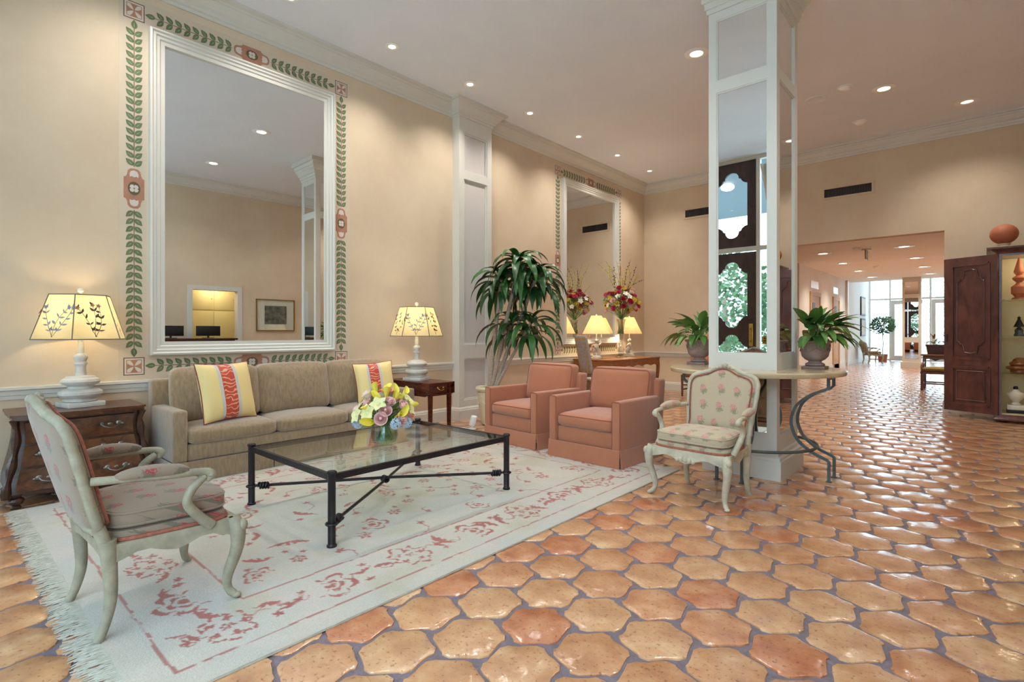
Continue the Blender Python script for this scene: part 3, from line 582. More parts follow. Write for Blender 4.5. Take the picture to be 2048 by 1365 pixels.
# ================================================================ carved floral armchairs
def armchair(name, label, loc, rz, wood_, cloth):
    t = thing(name, label, 'armchair', loc, rz)
    rec = lambda z: -.27-(max(0, z-.40))*.27           # y of the reclining back at height z
    FX, RX, FY, RY = .315, .265, .235, -.265
    for sx in (-1, 1):
        q = MB(); pts = smoothpath([(sx*(FX-.005), FY-.005, .40), (sx*(FX+.012), FY+.012, .33), (sx*(FX+.008), FY+.008, .24), (sx*(FX-.022), FY-.022, .11), (sx*(FX-.018), FY-.018, .045), (sx*(FX+.006), FY+.006, .012)], 4)
        rr = np.interp(np.linspace(0, 1, len(pts)), [0, .2, .4, .8, .9, 1], [.034, .038, .03, .018, .019, .016]); q.tube(pts, list(rr), 10); q.ell((sx*(FX+.008), FY+.008, .014), .022, .022, .014, 10, 6); q.ell((sx*(FX+.03), FY+.03, .36), .022, .022, .032, 10, 6); q.build('leg', wood_, t, 65)
        q = MB(); pts = smoothpath([(sx*RX, RY, .42), (sx*RX, RY+.008, .30), (sx*(RX-.004), RY+.012, .16), (sx*RX, RY-.012, .05), (sx*(RX+.004), RY-.035, .0)], 4)
        rr = np.interp(np.linspace(0, 1, len(pts)), [0, .3, .8, 1], [.034, .028, .019, .021]); q.tube(pts, list(rr), 10); q.build('leg', wood_, t, 65)
    # shaped seat rails
    q = MB(); nb = 16; bot = [(-1+2*k/nb) for k in range(nb+1)]
    lowf = lambda s: .325-.022*math.cos(s*PI*2.0)*1-.02*abs(s)**3*-1
    poly = [(FX*s, lowf(s)) for s in bot]+[(FX, .40), (-FX, .40)]
    q.prism(poly, lambda u, v, d: (u, FY+.012*math.cos(u/FX*PI/2)+d, v), -.02, .02)
    for sx in (-1, 1):
        ny = FY-RY; pol = [(k/10, .335-.018*math.cos((k/10*2-1)*PI*2)) for k in range(11)]+[(1, .40), (0, .40)]
        q.prism(pol, lambda u, v, d, sx=sx: (sx*(RX+(FX-RX)*u)+d, RY+ny*u, v), -.018, .018)
    q.prism([(-RX, .34), (-RX*.5, .355), (RX*.5, .355), (RX, .34), (RX, .40), (-RX, .40)], lambda u, v, d: (u, RY+d, v), -.018, .018)
    q.build('seat_rail', wood_, t)
    q = MB()
    for k in range(5): q.ell(((k-2)*.034, FY+.032, .338-.006*abs(k-2)), .022-.003*abs(k-2), .012, .026-.004*abs(k-2), 10, 6)
    q.build('carved_shell', wood_, t)
    fu = MB(); vs = []; fs = []; ol = []                      # rounded trapezoid outline of the seat
    for k in range(40):
        a = 2*PI*k/40; c, s = math.cos(a), math.sin(a); u = math.copysign(abs(c)**.35, c); v = math.copysign(abs(s)**.35, s); yy = (RY+FY)/2+v*(FY-RY)/2*.98; xx = u*(RX+(FX-RX)*(v+1)/2)*.985; ol.append((xx, yy))
    def slab(mb, lay):
        o = len(mb.v); n = len(ol); cx, cy = 0, (RY+FY)/2; uv = []; V = []
        for sc_, z in lay:
            for x, y in ol: V.append((cx+(x-cx)*sc_, cy+(y-cy)*sc_, z)); uv.append((x*sc_, y*sc_+z*2))
        F = [tuple(range((len(lay)-1)*n, len(lay)*n))]+[tuple(reversed(range(n)))]
        for i in range(len(lay)-1):
            for j in range(n): F.append((i*n+j, i*n+(j+1) % n, (i+1)*n+(j+1) % n, (i+1)*n+j))
        mb.add(V, F, uv); return mb
    slab(fu, [(.97, .385), (1.0, .40), (1.005, .425), (.98, .44), (.9, .445)]).build('seat_upholstery', cloth, t)
    hw = lambda z: np.interp(z, [.40, .55, .75, .88, .93], [.255, .268, .290, .298, .285])
    L_ = [(-hw(z), z) for z in (.47, .55, .65, .75, .84, .90)]+[(-.262, .945), (-.20, .965), (-.13, .985), (-.06, 1.02), (0, 1.03)]
    loop = L_+[(-a, b) for a, b in reversed(L_[:-1])]+[(.16, .462), (.08, .475), (0, .48), (-.08, .475), (-.16, .462)]
    cz_ = .74
    br = MB(); br.tube([(x*1.012, (y+.015)*1.012-.015, .405) for x, y in ol], .012, 6, closed=True); br.tube([(a*.90, rec(cz_+(b-cz_)*.925)-.03*(1-(a/.3)**2)+.042, cz_+(b-cz_)*.925) for a, b in smoothpath(loop, 3, True)], .007, 6, closed=True); br.build('braid', 'braid', t)
    cu = MB(); slab(cu, [(.90, .446), (.975, .452), (1.0, .47), (1.0, .505), (.97, .524), (.85, .536), (.6, .546), (.3, .55)]); cu.build('seat_cushion', cloth, t)
    pp = MB()
    for z, k in ((.515, .992), (.462, .995)): pp.tube([(x*k, (y+.015)*k-.015, z) for x, y in ol], .0055, 6, closed=True)
    pp.build('cushion_piping', cloth, t)
    # back: frame loop and upholstered panel, both lying on the reclining plane
    loop3 = [(a, rec(b)-.03*(1-(a/.3)**2), b) for a, b in smoothpath(loop, 3, True)]
    q = MB(); q.tube(loop3, [.021+.0012*math.sin(k*1.9) for k in range(len(loop3))], 8, closed=True, up=(0, 1, .27)); 
    for sx in (-1, 1): q.tube([(sx*.262, rec(.40)+.005, .38), (sx*.258, rec(.48)-.004, .48)], .026, 8)
    q.build('back_frame', wood_, t, 65)
    q = MB()
    for k, (dx, r_) in enumerate(((0, .03), (-.035, .022), (.035, .022), (-.065, .016), (.065, .016))): q.ell((dx, rec(1.03)-.01, 1.035-.012*abs(dx)/.035), r_, .018, r_*.8, 10, 6)
    q.build('carved_crest', wood_, t)
    cz = .74; nn = len(loop3); base = [(a, b) for a, b in smoothpath(loop, 3, True)]
    for side, nm, th in ((1, 'back_cushion', .045), (-1, 'back_panel', .018)):
        q = MB(); V = []; uv = []; rings = [(.955, 0), (.93, .55), (.82, .85), (.6, .97), (.3, 1.0)]
        for k, dd in rings:
            for a, b in base: aa, bb = a*k, cz+(b-cz)*k; V.append((aa, rec(bb)-.03*(1-(aa/.3)**2)+side*(.012+th*dd), bb)); uv.append((aa, bb))
        V.append((0, rec(cz)-.03+side*(.012+th*1.02), cz)); uv.append((0, cz)); F = []; c = len(V)-1
        for i in range(len(rings)-1):
            for j in range(nn): F.append((i*nn+j, i*nn+(j+1) % nn, (i+1)*nn+(j+1) % nn, (i+1)*nn+j))
        for j in range(nn): F.append(((len(rings)-1)*nn+j, (len(rings)-1)*nn+(j+1) % nn, c))
        q.add(V, F, uv); q.build(nm, cloth, t, smooth=60)
    for sx in (-1, 1):
        yb = rec(.69)+.02
        q = MB(); pts = smoothpath([(sx*.288, yb, .69), (sx*.318, -.22, .685), (sx*.348, -.05, .672), (sx*.352, .075, .664), (sx*.352, .115, .646), (sx*.345, .10, .615)], 5)
        rr = list(np.interp(np.linspace(0, 1, len(pts)), [0, .6, .85, 1], [.018, .017, .024, .012])); q.tube(pts, rr, 8)
        pts = smoothpath([(sx*.345, .09, .64), (sx*.352, .03, .585), (sx*.338, .02, .52), (sx*.322, .08, .44), (sx*.315, .13, .39)], 5)
        q.tube(pts, list(np.linspace(.018, .026, len(pts))), 8); q.build('arm', wood_, t, 65)
        q = MB(); pts = smoothpath([(sx*.314, -.25, .695), (sx*.330, -.16, .702), (sx*.344, -.06, .696), (sx*.35, .02, .684)], 4); rr = [.012+.019*math.sin(PI*min(1, max(0, k/(len(pts)-1))))**.5 for k in range(len(pts))]
        q.tube(pts, rr, 10); q.build('arm_pad', cloth, t)
    return t
armchair('carved_armchair', 'sage carved armchair in grey floral brocade standing on the rug beside the coffee table', (-3.08, .78, .013), R(2), 'chair_paint_green', 'floral_a')
armchair('carved_armchair', 'cream carved armchair in pale floral brocade standing on bare tiles before the column', (-1.715, 4.215, .002), R(176), 'chair_paint', 'floral_b')

# ================================================================ sofa
SY0, SY1, SXF, SXB = 1.425, 4.005, -5.185, -5.97
sofa = thing('sofa', 'long taupe chenille three-seat sofa with skirt under the mirror', 'sofa', (SXB, (SY0+SY1)/2, 0)); oy = (SY0+SY1)/2
def sp(name, m='chenille', sm=60, **k):
    def f(mb): mb.v = [(a-SXB, b-oy, c) for a, b, c in mb.v]; return mb.build(name, m, sofa, sm, **k)
    return f
AW = .115
q = MB(); q.rbox(SXB+.06, SXF-.01, SY0+AW, SY1-AW, .19, .34, .02); sp('seat_deck')(q)
for a, b in ((SY0, SY0+AW), (SY1-AW, SY1)):
    q = MB(); q.rbox(SXB+.10, SXF, a, b, .19, .645, .022, 3); sp('arm')(q)
q = MB(); q.rbox(SXB, SXB+.17, SY0, SY1, .19, .885, .03, 3); sp('back')(q)
q = MB()
def skirt(x0, y0, x1, y1, nx, ny):
    q.add([(x0+nx*d, y0+ny*d, z) for d in (0, .012) for x0, y0, z in ((x0, y0, .012), (x1, y1, .012), (x1, y1, .195), (x0, y0, .195))] if False else [(a+nx*d, b+ny*d, z) for d in (0, .012) for a, b, z in ((x0, y0, .014), (x1, y1, .014), (x1, y1, .195), (x0, y0, .195))], [(3, 2, 1, 0), (4, 5, 6, 7), (0, 1, 5, 4), (1, 2, 6, 5), (2, 3, 7, 6), (3, 0, 4, 7)])
w3 = (SY1-SY0)/3
for k in range(3): skirt(SXF, SY0+w3*k+.006, SXF, SY0+w3*(k+1)-.006, 1, 0)
skirt(SXB+.02, SY0, SXF-.01, SY0, 0, -1); skirt(SXB+.02, SY1, SXF-.01, SY1, 0, 1); sp('skirt', sm=30)(q)
sw = (SY1-SY0-2*AW)/3
for k in range(3):
    a = SY0+AW+sw*k; q = MB(); cushion(q, SXB+.17, SXF+.018, a+.004, a+sw-.004, .34, .475, .028, .045); sp('seat_cushion')(q)
for k in range(3):
    a = SY0+AW+sw*k; q = MB(); cushion(q, 0, .17, a+.006, a+sw-.006, 0, .50, .045, .05)
    q.v = [(SXB+.17+x-.0+(.50-z)*.16, y, .475+z+.012) for x, y, z in q.v]; sp('back_cushion')(q)

# ---- throw pillows
def pillowmat():
    m, p = newmat('striped_silk_pillow'); N, L = nodes(m); tc = N.new('ShaderNodeTexCoord'); sx = N.new('ShaderNodeSeparateXYZ'); L.new(tc.outputs['UV'], sx.inputs[0])
    Y, G, Rd = srgb(232, 206, 138), srgb(196, 192, 184), srgb(196, 62, 40)
    r = ramp(N, [(0, Y), (.36, Y), (.361, G), (.42, G), (.421, Rd), (.66, Rd), (.661, G), (.72, G), (.721, Y)]); r.color_ramp.interpolation = 'CONSTANT'; L.new(sx.outputs[0], r.inputs[0])
    v = N.new('ShaderNodeTexVoronoi'); v.voronoi_dimensions = '2D'; v.feature = 'DISTANCE_TO_EDGE'; v.inputs['Scale'].default_value = 9; L.new(tc.outputs['UV'], v.inputs[0])
    w = N.new('ShaderNodeTexWave'); w.wave_type = 'RINGS'; w.inputs['Scale'].default_value = 4.2; w.inputs['Distortion'].default_value = 9; w.inputs['Detail'].default_value = 1; w.inputs['Detail Scale'].default_value = 1.6; L.new(tc.outputs['UV'], w.inputs[0])
    rr = ramp(N, [(.80, (0, 0, 0, 1)), (.86, (1, 1, 1, 1))]); L.new(w.outputs['Color'], rr.inputs[0])
    band = ramp(N, [(0, (0, 0, 0, 1)), (.425, (1, 1, 1, 1)), (.655, (0, 0, 0, 1))]); band.color_ramp.interpolation = 'CONSTANT'; L.new(sx.outputs[0], band.inputs[0])
    mm = N.new('ShaderNodeMath'); mm.operation = 'MULTIPLY'; L.new(rr.outputs[0], mm.inputs[0]); L.new(band.outputs[0], mm.inputs[1])
    mx = N.new('ShaderNodeMix'); mx.data_type = 'RGBA'; L.new(mm.outputs[0], mx.inputs[0]); L.new(r.outputs[0], mx.inputs[6]); mx.inputs[7].default_value = srgb(222, 168, 128); L.new(mx.outputs[2], p.inputs['Base Color'])
    p.inputs['Roughness'].default_value = .55; p.inputs['Sheen Weight'].default_value = .3; return m
M['pillow'] = pillowmat(); M['pillow_cord'] = mat('maroon_cord', srgb(142, 62, 60), .8)
def pillow(label, loc, rot, s=.47):
    t = thing('throw_pillow', label, 'pillow', loc); t.rotation_euler = rot; q = MB()
    def f(sgn):
        def g(u, v):
            a, b = u*2-1, v*2-1; k = 1-.07*(1-abs(b)**2)*abs(a)**6; k2 = 1-.07*(1-abs(a)**2)*abs(b)**6
            th = .085*max(0, (1-abs(a)**3.2)*(1-abs(b)**3.2))**.55+.004; return (a*s/2*k, sgn*th, b*s/2*k2)
        return g
    for sgn in (1, -1): q.surf(f(sgn), 22, 22)
    q.build('cover', 'pillow', t, 80); c = MB(); e = []
    for k in range(80):
        d = k/20; a, b = [(lambda t_: (-1+2*t_, -1)), (lambda t_: (1, -1+2*t_)), (lambda t_: (1-2*t_, 1)), (lambda t_: (-1, 1-2*t_))][int(d)](d-int(d))
        e.append((a*s/2*(1-.07*(1-abs(b)**2)*abs(a)**6), 0, b*s/2*(1-.07*(1-abs(a)**2)*abs(b)**6)))
    c.tube(e, .006, 6, closed=True); c.build('cord_piping', 'pillow_cord', t)
pillow('gold pillow with red floral stripe leaning at the chest end of the sofa', (-5.40, 1.93, .765), (R(14), 0, R(-72)), .56)
pillow('gold pillow with red floral stripe leaning at the side-table end of the sofa', (-5.43, 3.60, .735), (R(14), R(4), R(-104)), .48)

# ================================================================ bombe chest
CY_, CW, CXF, CZ = .855, .86, -5.40, .702
ch = thing('bombe_chest', 'dark walnut bombe chest of three drawers beside the sofa', 'chest', (-5.98, CY_, 0)); dpt = CXF+5.98
bul = lambda z: np.interp(z, [.11, .18, .26, .36, .48, .58, .66], [.06, .055, .03, .0, -.025, -.03, -.01])
q = MB(); NZ = 14; zz = [.11+(.55)*k/NZ for k in range(NZ+1)]; vs = []; fs = []
front = [(-.5, 0), (-.5, .98), (-.47, 1.0), (-.36, .985), (-.25, .99), (0, 1.035), (.25, .99), (.36, .985), (.47, 1.0), (.5, .98), (.5, 0)]
for z in zz:
    b = float(bul(z))
    for u, v in front: vs.append(((dpt-.04+b)*v if v else 0, u*(CW-.06+1.5*b), z))
n = len(front)
for i in range(NZ):
    for j in range(n): fs.append((i*n+j, i*n+(j+1) % n, (i+1)*n+(j+1) % n, (i+1)*n+j))
fs += [tuple(reversed(range(n))), tuple(NZ*n+j for j in range(n))]; q.add(vs, fs); q.build('carcase', 'dark_wood', ch, 50)
q = MB(); top = [(0, -CW/2), (dpt-.03, -CW/2), (dpt+.005, -CW*.42), (dpt-.005, -CW*.22), (dpt+.03, 0), (dpt-.005, CW*.22), (dpt+.005, CW*.42), (dpt-.03, CW/2), (0, CW/2)]
q.prism(top, lambda u, v, t_: (u, v, t_), CZ-.018, CZ); q.prism([(a*.985, b*.975) for a, b in top], lambda u, v, t_: (u, v, t_), CZ-.042, CZ-.018); q.build('top', 'chest_wood', ch)
for z0, z1 in ((.475, .635), (.305, .455), (.125, .285)):
    q = MB(); nz, ny = 6, 20
    def ff(u, v, d):
        z = z0+(z1-z0)*v; b = float(bul(z)); y = (u-.5)*2*.36; k = float(np.interp(abs(y)/(.86-.06+1.5*b), [0, .25, .36, .47], [1.035, .99, .985, 1.0])); return ((dpt-.04+b)*k+d, y*(CW-.06+1.5*b)/(.86-.06), z)
    q.surf(lambda u, v: ff(u, v, .014), ny, nz); q.surf(lambda u, v: ff(u, v, -.01), ny, nz)
    for e in ((0, 0, 1, 0), (1, 0, 1, 1), (1, 1, 0, 1), (0, 1, 0, 0)):
        q.surf(lambda u, v, e=e: ff(e[0]+(e[2]-e[0])*u, e[1]+(e[3]-e[1])*u, -.01+.024*v), ny, 1)
    dr = q.build('drawer', 'chest_wood', ch, 50)
    for s in (-1, 1):
        h = MB(); zc = (z0+z1)/2; b = ff(.5+s*.27, .5, .014); x0, y0 = b[0], b[1]
        h.tube(smoothpath([(x0+.004, y0-.06, zc+.012), (x0+.022, y0-.045, zc-.006), (x0+.028, y0, zc-.02), (x0+.022, y0+.045, zc-.006), (x0+.004, y0+.06, zc+.012)], 4), .005, 6)
        for yy in (-.06, .06): h.ell((x0+.003, y0+yy, zc+.012), .006, .022, .02, 8, 5); h.ell((x0+.003, y0+yy*1.4, zc+.006), .005, .014, .01, 8, 5)
        h.ell((x0+.003, y0, zc+.008), .005, .02, .012, 8, 5); h.build('handle', 'pewter', dr, label='ornate pewter bail handle')
for s in (-1, 1):
    q = MB(); pts = [((dpt-.045+float(bul(z)))*1.0+.012, s*(CW-.03+1.5*float(bul(z)))/2, z) for z in np.linspace(.09, .66, 16)]
    q.tube(pts, [.024+.008*math.sin(k*1.3) for k in range(16)], 8); q.build('corner_scroll', 'dark_wood', ch)
for s in (-1, 1):
    for x in (.10, dpt+.0):
        q = MB(); q.lathe([(.02, 0), (.03, .006), (.034, .02), (.024, .032), (.045, .05), (.052, .066), (.045, .082), (.03, .09), (.04, .115)], (x, s*(CW/2-.03), 0), 16); q.build('bun_foot', 'dark_wood', ch)
q = MB(); q.prism([(-.46, .12), (-.40, .085), (-.30, .10), (-.12, .07), (0, .085), (.12, .07), (.30, .10), (.40, .085), (.46, .12)], lambda u, v, d: (dpt-.005+d, u*CW, v), -.01, .02); q.build('apron', 'dark_wood', ch)

# ================================================================ table lamps
def lamp(label, loc, rz, power=14):
    t = thing('table_lamp', label, 'lamp', loc, rz)
    q = MB(); q.rbox(-.13, .13, -.13, .13, 0, .042, .006); q.build('plinth', 'lamp_stone', t)
    q = MB(); q.lathe([(.05, .042), (.118, .046), (.122, .06), (.108, .07), (.138, .085), (.152, .105), (.15, .125), (.128, .142), (.088, .152), (.086, .172), (.10, .18), (.128, .195), (.136, .212), (.126, .232), (.104, .242), (.098, .256), (.044, .262), (.038, .28), (.035, .335), (.04, .35), (.048, .358), (.046, .37), (.036, .378), (.04, .388), (.05, .41), (.046, .432), (.03, .448)], (0, 0, 0), 28); q.build('turned_base', 'lamp_stone', t)
    q = MB(); q.lathe([(.024, .448), (.024, .52), (.02, .525), (.02, .60), (.008, .605), (.008, .965)], (0, 0, 0), 14); q.build('stem', 'ivory', t)
    q = MB(); q.ell((0, 0, .985), .024, .024, .022, 12, 8); q.build('finial', 'ivory', t)
    z0, z1, r0, r1 = .57, .94, .335, .215
    sh = MB(); ang = [R(a) for a in (-30, 30, 90, 150, 210, 270)]
    ed = MB()
    for rr, z in ((r0, z0), (r1, z1)): ed.tube([(rr*math.cos(a), rr*math.sin(a), z) for a in ang], .005, 6, closed=True)
    for a in ang: ed.tube([(r0*math.cos(a), r0*math.sin(a), z0), (r1*math.cos(a), r1*math.sin(a), z1)], .004, 6)
    shade = ed.build('lamp_shade', 'shade_edge', t)
    for k in range(3): q = MB(); q.bar((0, 0, z1-.02), (r1*.98*math.cos(ang[2*k]), r1*.98*math.sin(ang[2*k]), z1-.004), .004); q.build('spider_arm', 'shade_edge', shade)
    for i in range(6):
        a, b = ang[i], ang[(i+1) % 6]; A = Vector((r0*math.cos(a), r0*math.sin(a), z0)); B = Vector((r0*math.cos(b), r0*math.sin(b), z0)); C_ = Vector((r1*math.cos(b), r1*math.sin(b), z1)); D = Vector((r1*math.cos(a), r1*math.sin(a), z1)); nr = (B-A).cross(D-A).normalized()
        if nr.dot(A) < 0: nr = -nr
        q = MB(); q.add([A, B, C_, D], [(0, 1, 2, 3)]); pn = q.build('shade_panel', 'parchment', shade, 0)
        pr = MB(); rs = random.Random(i*7+3)
        PT = lambda u, v: A*(1-u)*(1-v)+B*u*(1-v)+C_*u*v+D*(1-u)*v
        def lf(u, v, ang_, l, w, mi):
            pr.cur = mi; c, s = math.cos(ang_), math.sin(ang_); pts = []
            for x, y in ((0, 0), (.3, .5), (.6, .45), (1, 0), (.6, -.45), (.3, -.5)): dx, dy = x*l*c-y*w*s, x*l*s+y*w*c; pts.append(PT(u+dx/.27, v+dy/.38)+nr*.0012)
            pr.add(pts, [tuple(range(6))])
        for s_ in range(3):
            cu = .5+rs.uniform(-.02, .02); ang_ = PI/2+(s_-1)*.42; px_, pz_ = cu, .05
            for k in range(5):
                nu, nv = px_+math.cos(ang_)*.055/.27, pz_+math.sin(ang_)*.055/.38; w_ = .002
                pr.cur = 0; d = Vector((nu-px_, nv-pz_)).normalized(); pr.add([PT(px_-d.y*.006, pz_+d.x*.006)+nr*.001, PT(nu-d.y*.006, nv+d.x*.006)+nr*.001, PT(nu+d.y*.006, nv-d.x*.006)+nr*.001, PT(px_+d.y*.006, pz_-d.x*.006)+nr*.001], [(0, 1, 2, 3)])
                px_, pz_ = nu, nv; ang_ += rs.uniform(-.25, .25)
                for sd in (-1, 1):
                    if rs.random() < .75: lf(px_, pz_, ang_+sd*rs.uniform(.6, 1.2), rs.uniform(.028, .05), rs.uniform(.012, .02), 0 if i % 2 == 0 else 2)
            for k in range(5): lf(px_, pz_, k*2*PI/5, .022, .014, 1 if i % 2 == 0 else 2)
        pr.build('botanical_print', ['print_dark', 'print_pink', 'print_blue'], pn, 0)
    q = MB(); q.ell((0, 0, .70), .032, .032, .045, 12, 8); q.build('bulb', 'bulb', t)
    l = bpy.data.lights.new('lamp_light', 'POINT'); l.energy = power; l.color = (1, .80, .52); l.shadow_soft_size = .05; o = bpy.data.objects.new('lamp_light', l); o.location = (0, 0, .77); o.parent = t; COL.objects.link(o)
    return t
lamp('stone-base lamp with botanical six-panel shade on the bombe chest', (-5.72, .885, CZ), R(12), 5.5)
lamp('stone-base lamp with botanical six-panel shade on the drop-leaf side table', (-5.46, 4.245, .712), R(20), 5.5)

# ================================================================ drop-leaf side table
q0 = (-5.42, 4.255); tb = thing('side_table', 'mahogany drop-leaf side table with one drawer between sofa and pilaster', 'table', (q0[0], q0[1], .012))
LX, LY, TH = .43, .175, .70
q = MB(); q.rbox(-LX-.02, LX+.02, -LY-.012, LY+.012, TH-.02, TH, .005); q.build('top', 'mahogany', tb)
for s in (-1, 1):
    q = MB(); pol = [(-LX-.02, .70), (-LX-.02, .56), (-LX+.06, .53), (LX-.06, .53), (LX+.02, .56), (LX+.02, .70)]; q.prism(pol, lambda u, v, d: (u, s*(LY+.014)+d*s, v), 0, .016); q.build('drop_leaf', 'mahogany', tb)
q = MB(); q.box(-LX+.02, LX-.03, -LY+.02, LY-.02, .54, TH-.02); q.box(LX-.03, LX-.02, -LY+.02, LY-.02, .535, .56); q.build('frieze', 'mahogany', tb)
q = MB(); q.rbox(LX-.03, LX-.012, -LY+.05, LY-.05, .565, .68, .003); dr = q.build('drawer', 'mahogany', tb)
q = MB(); q.tube(smoothpath([(LX-.01, -.045, .632), (LX+.012, -.035, .612), (LX+.014, 0, .602), (LX+.012, .035, .612), (LX-.01, .045, .632)], 4), .0042, 6)
for yy in (-.045, .045): q.ell((LX-.009, yy, .634), .006, .013, .013, 8, 5)
q.build('handle', 'brass', dr, label='brass bail handle')
for sx in (-1, 1):
    for sy in (-1, 1):
        q = MB(); x, y = sx*(LX-.025), sy*(LY-.025)
        q.add([(x+a*w, y+b*w, z) for z, w in ((0 if sx > 0 else -.012, .016), (.54, .022), (.69, .024)) for a, b in ((-1, -1), (1, -1), (1, 1), (-1, 1))], [(3, 2, 1, 0), (8, 9, 10, 11)]+[(i*4+j, i*4+(j+1) % 4, (i+1)*4+(j+1) % 4, (i+1)*4+j) for i in range(2) for j in range(4)]); q.build('leg', 'mahogany', tb)

# ================================================================ iron and glass coffee table
KX0, KX1, KY0, KY1, KZ = -4.175, -2.985, 1.67, 3.26, .478
kc = ((KX0+KX1)/2, (KY0+KY1)/2); kt = thing('coffee_table', 'low dark iron coffee table with glass top and twisted stretchers', 'table', (kc[0], kc[1], .013)); hx, hy = (KX1-KX0)/2, (KY1-KY0)/2
for sx in (-1, 1):
    for sy in (-1, 1):
        q = MB(); q.lathe([(.030, 0), (.031, .008), (.026, .014), (.024, .02), (.024, .44), (.027, .446), (.031, .45), (.031, .458), (.024, .465)], (sx*hx, sy*hy, 0), 16); q.build('leg', 'dark_iron', kt)
q = MB(); zr = .425
for sx in (-1, 1): q.box(sx*hx-.012, sx*hx+.012, -hy+.02, hy-.02, zr-.02, zr+.02)
for sy in (-1, 1): q.box(-hx+.02, hx-.02, sy*hy-.012, sy*hy+.012, zr-.02, zr+.02)
q.build('top_rail', 'dark_iron', kt)
q = MB(); q.rbox(-hx+.013, hx-.013, -hy+.013, hy-.013, zr+.008, zr+.018, .002); q.build('glass_top', 'glass', kt, 0)
GZ = .013+zr+.018
for s in (1, -1):
    q = MB(); a = Vector((-hx, -s*hy, .14)); b = Vector((hx, s*hy, .14)); d = (b-a).normalized(); q.tube([a+d*.04, a*.5+b*.5+Vector((0, 0, .012*s)), b-d*.04], .0115, 8)
    for e, dd in ((a, d), (b, -d)):
        q.tube([e+Vector((.033*math.cos(2*PI*k/14), .033*math.sin(2*PI*k/14), 0)) for k in range(14)], .008, 6, closed=True)
        sd = dd.cross(Vector((0, 0, 1))); q.tube([e+dd*(.05+.075*k/40)+(sd*math.cos(k*2*PI/10)+Vector((0, 0, 1))*math.sin(k*2*PI/10))*.02 for k in range(41)], .0095, 6)
    q.build('stretcher', 'dark_iron', kt)
q = MB(); q.tube([Vector((.05*(k/30-.5), 0, .14))+Vector((0, .021*math.cos(k*2*PI/10), .021*math.sin(k*2*PI/10))) for k in range(31)], .0095, 6); q.build('centre_knot', 'dark_iron', kt)

# ================================================================ salmon club chairs
def club(label, loc, rz):
    t = thing('club_chair', label, 'armchair', loc, rz); w, d, aw = .445, .44, .10      # faces +y
    q = MB(); q.rbox(-w+aw, w-aw, -d+.06, d-.025, .17, .34, .02); q.build('seat_box', 'pink', t)
    for s in (-1, 1):
        q = MB(); x0, x1 = sorted((s*w, s*(w-aw))); q.rbox(x0, x1, -d+.08, d, .17, .655, .022, 3)
        q.build('arm', 'pink', t); pp = MB(); e = .02; pp.tube([(x0+e*.3, d-.004, .2), (x0+e*.3, d-.004, .64), (x0+e, d-.003, .651), (x1-e, d-.003, .651), (x1-e*.3, d-.004, .64), (x1-e*.3, d-.004, .2)], .0045, 5); pp.build('arm_piping', 'pink_pipe', t)
    q = MB(); q.rbox(-w, w, 0, .15, 0, .66, .03, 3); q.v = [(x, y-d-z*.12+.04, z+.17) for x, y, z in q.v]; q.build('back', 'pink', t)
    q = MB(); cushion(q, -w+aw+.004, w-aw-.004, -d+.13, d-.005, .34, .475, .022, .045); q.build('seat_cushion', 'pink', t, 60)
    pp = MB(); loop_pipe(pp, -w+aw+.012, w-aw-.012, -d+.14, d-.008, .456, .005, .04); pp.build('seat_piping', 'pink_pipe', t)
    q = MB(); cushion(q, -w+aw-.03, w-aw+.03, 0, .16, 0, .45, .035, .045); q.v = [(x, y-d+.115-z*.20, z+.478) for x, y, z in q.v]; q.build('back_cushion', 'pink', t, 60)
    pp = MB(); loop_pipe(pp, -w+aw-.022, w-aw+.022, .008, .442, 0, .005, .05); pp.v = [(x, .148-d+.115-y*.20+z, y+.478) for x, y, z in pp.v]; pp.build('back_piping', 'pink_pipe', t)
    q = MB()
    for (x0, y0, x1, y1, nx, ny) in ((-w+.005, d, -.0+w-.005, d, 0, 1), (w, -d+.06, w, d-.005, 1, 0), (-w, -d+.06, -w, d-.005, -1, 0)):
        tx, ty = (x1-x0), (y1-y0); L_ = math.hypot(tx, ty); tx, ty = tx/L_, ty/L_; fl = .018
        q.add([(a+nx*e+tx*ex, b+ny*e+ty*ex, z) for inn in (0, -.012) for a, b, z, e, ex in ((x0, y0, .014, fl+inn, 0), (x1, y1, .014, fl+inn, 0), (x1, y1, .185, .006+inn, 0), (x0, y0, .185, .006+inn, 0))], [(3, 2, 1, 0), (4, 5, 6, 7), (0, 1, 5, 4), (1, 2, 6, 5), (2, 3, 7, 6), (3, 0, 4, 7)])
    q.build('skirt', 'pink', t, 30); return t
club('salmon club chair next to the cream carved armchair', (-3.03, 4.91, 0), R(180-2))
club('salmon club chair next to the dracaena planter', (-4.12, 5.03, 0), R(180-5))
